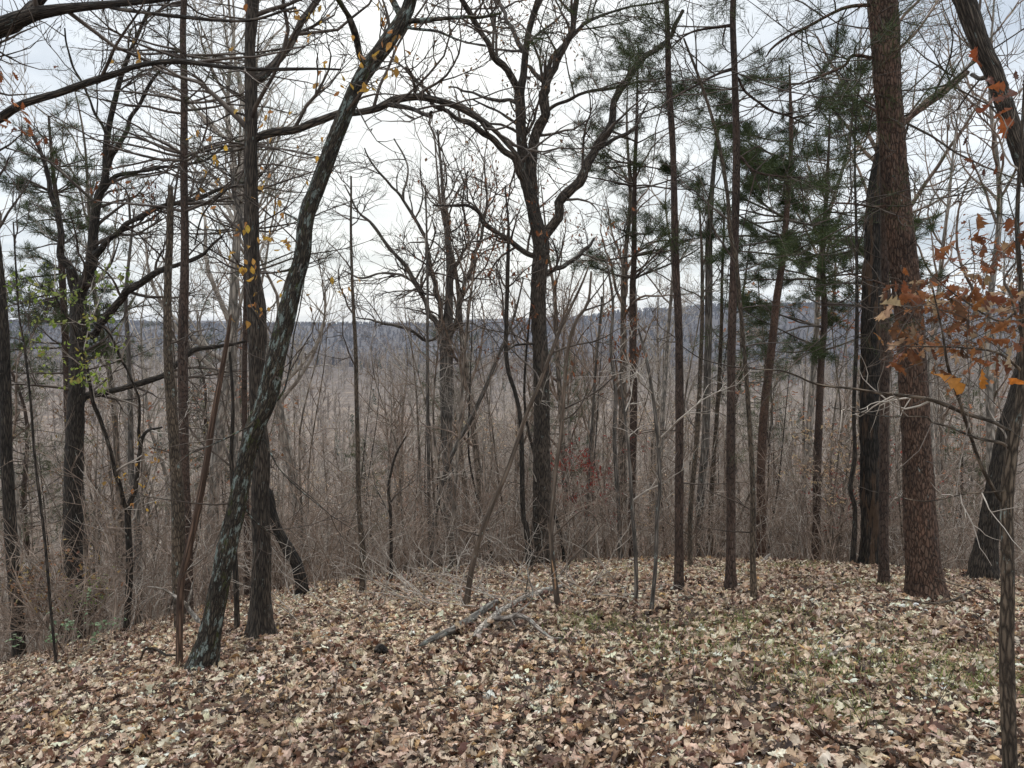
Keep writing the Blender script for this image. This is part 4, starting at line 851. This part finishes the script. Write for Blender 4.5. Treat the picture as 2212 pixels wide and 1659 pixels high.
# ---------------------------------------------------------------- undergrowth
mb = MB()
def brush(n, y0, y1, L, th, arcs=.12, w=.8):
    y = np.sqrt(rng.uniform(y0 ** 2, y1 ** 2, n)); x = rng.uniform(-1, 1, n) * (w * y + 1.5)
    # keep the open leaf floor open: brush starts at the crest
    edge = 10.2 - np.where(x < -2.5, 1.25, .55) * np.clip(-x - 2.5, -4, 2.0)
    k = (y > edge) & (rng.random(n) < .25 + 1.1 * noise2(x / 1.8, y / 1.8, 6.)); x, y = x[k], y[k]; n = len(x)
    z = ground(x, y); K = 7; d = unit(np.stack([rng.normal(0, .35, n), rng.normal(0, .35, n), np.ones(n)], -1)); l = L * rng.uniform(.4, 1.4, n)
    P = np.empty((n, K, 3)); P[:, 0] = np.stack([x, y, z - .05], -1); bend = np.stack([rng.normal(0, arcs, n), rng.normal(0, arcs, n), -np.abs(rng.normal(0, arcs * .7, n))], -1)
    for q in range(1, K):
        P[:, q] = P[:, q - 1] + d * (l / (K - 1))[:, None]; d = unit(d + bend + rng.normal(0, .07, (n, 3)))
    R = th * rng.uniform(.5, 1.3, (n, 1)) * (1 - np.linspace(0, 1, K))[None] ** .7 + .0018
    tubes(mb, P, R, 3)
    a = grow(P, R, 2.6, .65, 5, (.2, 1), (25, 70), .2, .0, .55, .01, .0022, .3); tubes(mb, *a, 3)
    b_ = grow(*a, 3.4, .26, 3, (.1, 1), (25, 60), .2, .0, .6, .01, .0018, .3); tubes(mb, *b_, 3)
brush(2800, 7.5, 17, 1.9, .006); brush(900, 12, 26, 3.4, .010, .08); brush(900, 17, 40, 3.2, .012)
o = link('underbrush', mb.mesh('underbrush', M_BRUSH)); tag(o, 'dense tangle of thin leafless brown twigs along the crest and slope', 'undergrowth', kind='stuff')
mb = MB(); brush(1300, 9, 18, 1.7, .005, .16); brush(900, 14, 30, 3.2, .008, .1)
tag(link('pale_brush', mb.mesh('pale_brush', M_TWIGG)), 'paler grey twigs mixed through the brown undergrowth past the crest', 'undergrowth', kind='stuff')
mb = MB()
n = 260; px = rng.uniform(0, 2212, n); py = rng.uniform(1290, 1640, n); C = []
for a, b0 in zip(px, py):
    d = hit(a, b0)
    if d: C.append(at(a, b0, d))
C = np.array(C); n = len(C); K = 6; P = np.empty((n, K, 3)); P[:, 0] = C; d = unit(np.stack([rng.normal(0, .5, n), rng.normal(0, .4, n), np.ones(n)], -1)); l = rng.uniform(.12, .5, n)
for q in range(1, K): P[:, q] = P[:, q - 1] + d * (l / (K - 1))[:, None]; d = unit(d + rng.normal(0, .16, (n, 3)))
R = np.full((n, K), .0012) + .0012 * (1 - np.linspace(0, 1, K))[None]; tubes(mb, P, R, 3); a = grow(P, R, 7, .16, 4, (.2, 1), (25, 60), .15, .0, .6, .01, .0009, .3); tubes(mb, *a, 3)
tag(link('twiggy_seedlings', mb.mesh('twiggy_seedlings', M_TWIG)), 'wispy bare seedling twigs standing in the leaf litter', 'undergrowth', kind='stuff')

# young saplings crowding past the crest, single objects
SV = []
for sd in (61, 62, 63, 64, 65):
    rng = np.random.default_rng(sd); K = 20; s = np.linspace(0, 1, K); H = 6.5
    P = np.stack([(noise3(np.stack([s * 2.4, s * 0 + sd, s * 0], -1)) - .5) * .9 + s * rng.normal(0, .5), (noise3(np.stack([s * 2.4, s * 0 + sd + 9, s * 0], -1)) - .5) * .9, s * H - .1], -1)[None]; R = (.026 * (1 - s) + .004)[None]
    mt = MB(); tubes(mt, P, R, 7, 0, True); a = grow(P, R, 3.2, 1.2, 8, (.15, 1), (25, 60), .15, .06, .5, .01, .0026, .4); b_ = grow(*a, 2.8, .5, 4, (.15, 1), (25, 60), .17, .03, .6, .01, .002, .4); c_ = grow(*b_, 3, .22, 3, (.1, 1), (25, 60), .17, .03, .6, .01, .0018, .4)
    mc = MB(); tubes(mc, *a, 3); tubes(mc, *b_, 3); tubes(mc, *c_, 3); SV.append((mt.mesh('trunk', B_MID if sd % 2 else B_OAKD), [('twigs', mc.mesh('twigs', M_BRUSH if sd % 2 else M_TWIGG))]))
rng = np.random.default_rng(8)
for (x, y) in sample(12.5, 26, 120, .75): place(SV[rng.integers(0, 5)], x, y, rng.uniform(.6, 1.25), 'wiry leafless sapling, ' + between(x, y), 'saplings in the thicket beyond the crest', 'sapling')

# ---------------------------------------------------------------- fallen wood
LOGS = []
def fallen(name, label, m, pts, cat, lift=.055, sub=(), S=14, bk=.7, cap=True):
    def conv(L):
        out = []
        for (px, py, w, *h) in L:
            hh = h[0] if h else 0.0
            d = hit(px, py + 2) or 9.0
            p = at(px, py, d)
            if hh: p = at(px, py, h[1]) if len(h) > 1 else p + Z_ * 0
            out.append([p[0], p[1], p[2] + (lift if not hh else 0), w / 2 / F * p[1]])
        return out
    A = conv(pts); base = np.array([A[0][0], A[0][1], float(ground(A[0][0], A[0][1]))])
    root = bpy.data.objects.new(name, None); COL.objects.link(root); root.location = base; tag(root, label, cat)
    for k, L in enumerate([A] + [conv(s) for s in sub]):
        q = resample(L, 44); e = np.linspace(0, 1, 44); q[:, 3] *= np.minimum(1, np.minimum(.25 + e * 16, .25 + (1 - e) * 16)); q[:, 2] += (noise2(e * 9, e * 0 + len(L) * 3.1) - .5) * q[:, 3] * 1.2; mb = MB(); tubes(mb, q[None, :, :3], np.maximum(q[None, :, 3], .002), S, bk, True)
        if name == 'fallen_log' or 'birch' in label: LOGS.append(q)
        link('stem' if k == 0 else 'branch', mb.mesh('stem', m, base), root)
    return root
fallen('fallen_branch', 'whitish fallen birch limb lying behind the crooked slim stem', B_PALE, [(1022, 1390, 16), (1045, 1368, 17), (1072, 1340, 14), (1110, 1316, 12), (1160, 1294, 14), (1195, 1284, 12), (1238, 1272, 8)], 'branch')
fallen('fallen_log', 'lichened grey log half sunk in leaves left of the pale limb', bark('bark_log', (.05, .042, .036), (.28, .26, .23), (40, 40, 8), lichen=.45), [(905, 1410, 10), (950, 1390, 13), (985, 1368, 16), (1027, 1344, 18), (1055, 1326, 17), (1081, 1310, 13)], 'log')
fallen('fallen_branch', 'crooked grey branch arching over the litter right of the lichened log', bark('bark_branch', (.05, .035, .027), (.34, .30, .26), (60, 60, 14), lichen=.5, depth=.005), [(1066, 1347, 9), (1073, 1334, 12, 1, 6.4), (1095, 1333, 11, 1, 6.35), (1120, 1330, 11, 1, 6.3), (1140, 1338, 10, 1, 6.2), (1165, 1360, 9, 1, 5.95), (1190, 1377, 7, 1, 5.8), (1216, 1394, 5)], 'branch', sub=[[(1104, 1334, 4, 1, 6.3), (1112, 1350, 3, 1, 6.2), (1115, 1372, 3)], [(1071, 1336, 8, 1, 6.4), (1075, 1322, 7, 1, 6.5), (1072, 1310, 5, 1, 6.6)], [(1110, 1331, 3, 1, 6.3), (1150, 1290, 3, 1, 6.4), (1140, 1230, 3, 1, 6.5), (1160, 1180, 2, 1, 6.5)]])
fallen('fallen_branch', 'thin dead branch curving round the foot of the large pine', B_BROWN, [(1925, 1312, 3), (1947, 1308, 4), (2007, 1317, 5), (2057, 1308, 5), (2091, 1292, 4), (2130, 1275, 2)], 'branch', S=8, bk=.2, sub=[[(2020, 1248, 2, 1, 6.9), (2060, 1262, 3, 1, 6.85), (2100, 1275, 3, 1, 6.8), (2140, 1300, 2, 1, 6.8)]])
fallen('stick', 'short pale lichened stick on the leaves in front of the right pines', B_PALE, [(1788, 1436, 7), (1805, 1427, 9), (1822, 1420, 9), (1838, 1411, 5)], 'stick', S=10, cap=False)
fallen('fallen_log', 'small pale broken log at the crest behind the reddish leaning pine', B_PALE, [(1628, 1226, 10), (1645, 1215, 11, 1, 11.8), (1664, 1196, 7, 1, 12)], 'log', S=10, cap=False)
fallen('fallen_branch', 'white broken branch propped behind the leaning lichen trunk', B_PALE, [(432, 1356, 11), (415, 1325, 10, 1, 8.0), (400, 1305, 9, 1, 8), (383, 1293, 8, 1, 7.9), (365, 1281, 6, 1, 7.9), (350, 1273, 5, 1, 7.8), (317, 1266, 3, 1, 7.7)], 'branch', sub=[[(404, 1312, 6, 1, 8), (412, 1285, 5, 1, 8), (417, 1256, 3, 1, 8)]], S=10, bk=.5, cap=False)
fallen('fallen_log', 'dark rotten log sunk in leaves right of the ridged trunk', B_DEAD, [(630, 1414, 7), (660, 1413, 9), (700, 1411, 9), (737, 1410, 6)], 'log', S=10, cap=False)
fallen('stump', 'black charred knot of wood in the leaves left of the log', B_CHAR, [(812, 1424, 10), (820, 1420, 18), (829, 1419, 16), (836, 1422, 8)], 'stump', S=10, bk=1.0)
fallen('fallen_branch', 'dark crooked dead branch on the litter left of the red dead stem', B_CHAR, [(380, 1430, 4), (360, 1415, 5, 1, 6.0), (335, 1402, 6, 1, 6.1), (314, 1403, 6, 1, 6.1), (306, 1420, 5, 1, 6.1), (304, 1442, 4)], 'branch', S=8, bk=.6)
for k, (a, lab) in enumerate([([(1133, 1306, 4), (1138, 1268, 4, 1, 7.4), (1143, 1240, 4, 1, 7.4), (1154, 1216, 4, 1, 7.4), (1184, 1170, 4, 1, 7.4), (1220, 1133, 4, 1, 7.4), (1257, 1103, 3, 1, 7.4), (1284, 1116, 3, 1, 7.4), (1294, 1140, 2, 1, 7.4)], 'pale whip arching right over the fallen limbs, nearest the central oak'),
                              ([(1204, 1253, 5), (1220, 1228, 5, 1, 9.5), (1237, 1206, 5, 1, 9.5), (1270, 1170, 5, 1, 9.5), (1295, 1140, 4, 1, 9.5), (1311, 1118, 2, 1, 9.5)], 'straight pale stick slanting up to the right beside the crooked slim stem')]):
    fallen('bent_sapling', lab, B_SMOOTH, a, 'sapling', S=8, bk=.15, cap=False, lift=0)
# tangle of dead twigs round the fallen wood
mb = MB(); n = 60; c0 = at(1060, 1290, 8.0); P0 = c0 + rng.normal(0, 1, (n, 3)) * [.8, .6, .12]; P0[:, 2] = ground(P0[:, 0], P0[:, 1]); d = unit(rng.normal(0, 1, (n, 3)) * [1.2, .5, .4] + [-.3, 0, .6]); P = np.empty((n, 7, 3)); P[:, 0] = P0
for q in range(1, 7): P[:, q] = P[:, q - 1] + d * .17; d = unit(d + rng.normal(0, .15, (n, 3)))
R = .005 * (1 - np.linspace(0, 1, 7))[None] * np.ones((n, 1)) + .0018; tubes(mb, P, R, 4); a = grow(P, R, 4, .4, 5, (.1, 1), (25, 60), .15, 0, .6, .01, .0015, .3); tubes(mb, *a, 3)
tag(link('dead_brush', mb.mesh('dead_brush', M_TWIGG)), 'tangle of dead grey twigs above the fallen limbs', 'dead twigs', kind='stuff')

# leaves piled against the trunk bases
mb = MB()
for (bx, by, br) in BASES:
    n = int(50 + 500 * br); a = rng.uniform(0, 6.283, n); q = br * 1.05 + np.abs(rng.normal(0, .10, n)) + .015; x = bx + np.cos(a) * q; y = by + np.sin(a) * q
    z = ground(x, y) + .02 + .05 * np.exp(-(q - br) / .08) * rng.random(n)
    leaves(mb, np.stack([x, y, z], -1), rng.uniform(.035, .09, n), 'oak', pick(PAL, PW, n, .2), pit=rng.normal(0, .45, n), rol=rng.normal(0, .45, n), curl=.5)
for q in LOGS:
    n = 70; k = rng.integers(0, 44, n); x = q[k, 0] + rng.normal(0, 1, n) * (q[k, 3] + .03); y = q[k, 1] + rng.normal(0, 1, n) * (q[k, 3] + .03)
    z = ground(x, y) + rng.uniform(.03, .09, n)
    leaves(mb, np.stack([x, y, z], -1), rng.uniform(.035, .09, n), 'oak', pick(PAL, PW, n, .2), pit=rng.normal(0, .5, n), rol=rng.normal(0, .5, n), curl=.5)
tag(link('leaf_piles', mb.mesh('leaf_piles', M_LEAF)), 'fallen leaves heaped against the feet of the trunks', 'fallen leaves', kind='stuff')
# pale green holly sprigs, lower left
root = bpy.data.objects.new('holly_bush', None); COL.objects.link(root); c = at(140, 1365, 7.6); gz = float(ground(c[0], c[1])); root.location = (c[0], c[1], gz); tag(root, 'small bush with pale blue green leaves at the lower left crest', 'bush')
K = 8; n = 9; P = np.empty((n, K, 3)); P[:, 0] = rng.normal(0, .08, (n, 3)) * [1, 1, 0]; d = unit(rng.normal(0, .6, (n, 3)) * [1.4, .6, .2] + [0, 0, .8])
for q in range(1, K): P[:, q] = P[:, q - 1] + d * .09; d = unit(d + rng.normal(0, .15, (n, 3)))
R = np.full((n, K), .002); mb = MB(); tubes(mb, P, R, 4); a = grow(P, R, 7, .18, 4, (.3, 1), (30, 60), .15, 0, .6, .01, .001, .2); tubes(mb, *a, 3); link('stem', mb.mesh('stem', M_TWIGG), root)
mb = MB(); pool = a[0][:, 1:].reshape(-1, 3); n = 170; leaves(mb, pool[rng.integers(0, len(pool), n)] + rng.normal(0, .015, (n, 3)), np.full(n, .04), 'oval', pick([(.25, .34, .20), (.16, .24, .12), (.34, .42, .28)], [1, 1, 1], n), curl=.2); link('foliage', mb.mesh('foliage', M_LEAFT), root)

# ---------------------------------------------------------------- air
me = bpy.data.meshes.new('haze')
x0, x1, y0, y1, z0, z1 = -4700, 4700, -90, 4700, min(GROUND_MIN, -100) - 1.0, 75.0
x1 = float(xw.max()) + 5; x0 = -x1; y1 = float(yw.max()) + 5; y0 = float(yw.min()) - 5
vs = [(x, y, z) for x in (x0, x1) for y in (y0, y1) for z in (z0, z1)]
me.from_pydata(vs, [], [(0, 1, 3, 2), (4, 6, 7, 5), (0, 4, 5, 1), (2, 3, 7, 6), (0, 2, 6, 4), (1, 5, 7, 3)]); me.update()
hm = bpy.data.materials.new('haze'); hm.use_nodes = True; ht = hm.node_tree; ht.nodes.remove(ht.nodes['Principled BSDF'])
pv = ht.nodes.new('ShaderNodeVolumePrincipled'); pv.inputs['Color'].default_value = (.72, .83, 1.0, 1); pv.inputs['Density'].default_value = .00010; pv.inputs['Anisotropy'].default_value = .2
ht.links.new(pv.outputs[0], ht.nodes['Material Output'].inputs['Volume']); me.materials.append(hm)
tag(link('haze', me), 'thin bluish haze over the valley', 'haze', kind='stuff')

# ---------------------------------------------------------------- labels: order the look-alikes within each gap
ORD = ['first', 'second', 'third', 'fourth', 'fifth', 'sixth', 'seventh', 'eighth', 'ninth', 'tenth', 'eleventh', 'twelfth', 'thirteenth', 'fourteenth', 'fifteenth', 'sixteenth', 'seventeenth', 'eighteenth', 'nineteenth', 'twentieth']
same = {}
for o in sc.objects:
    if o.parent is None and o.get('group') and o.get('label'): same.setdefault(o['label'], []).append(o)
for lab, os_ in same.items():
    if len(os_) < 2: continue
    os_.sort(key=lambda o: o.location.x / o.location.y)
    for k, o in enumerate(os_):
        w = ORD[k] if k < 20 else 'next'
        head, tail = lab.split(', ', 1)
        o['label'] = '%s, %s from left %s' % (head, w, tail) if tail.startswith('between') else '%s, %s from left, %s' % (head, w, tail)
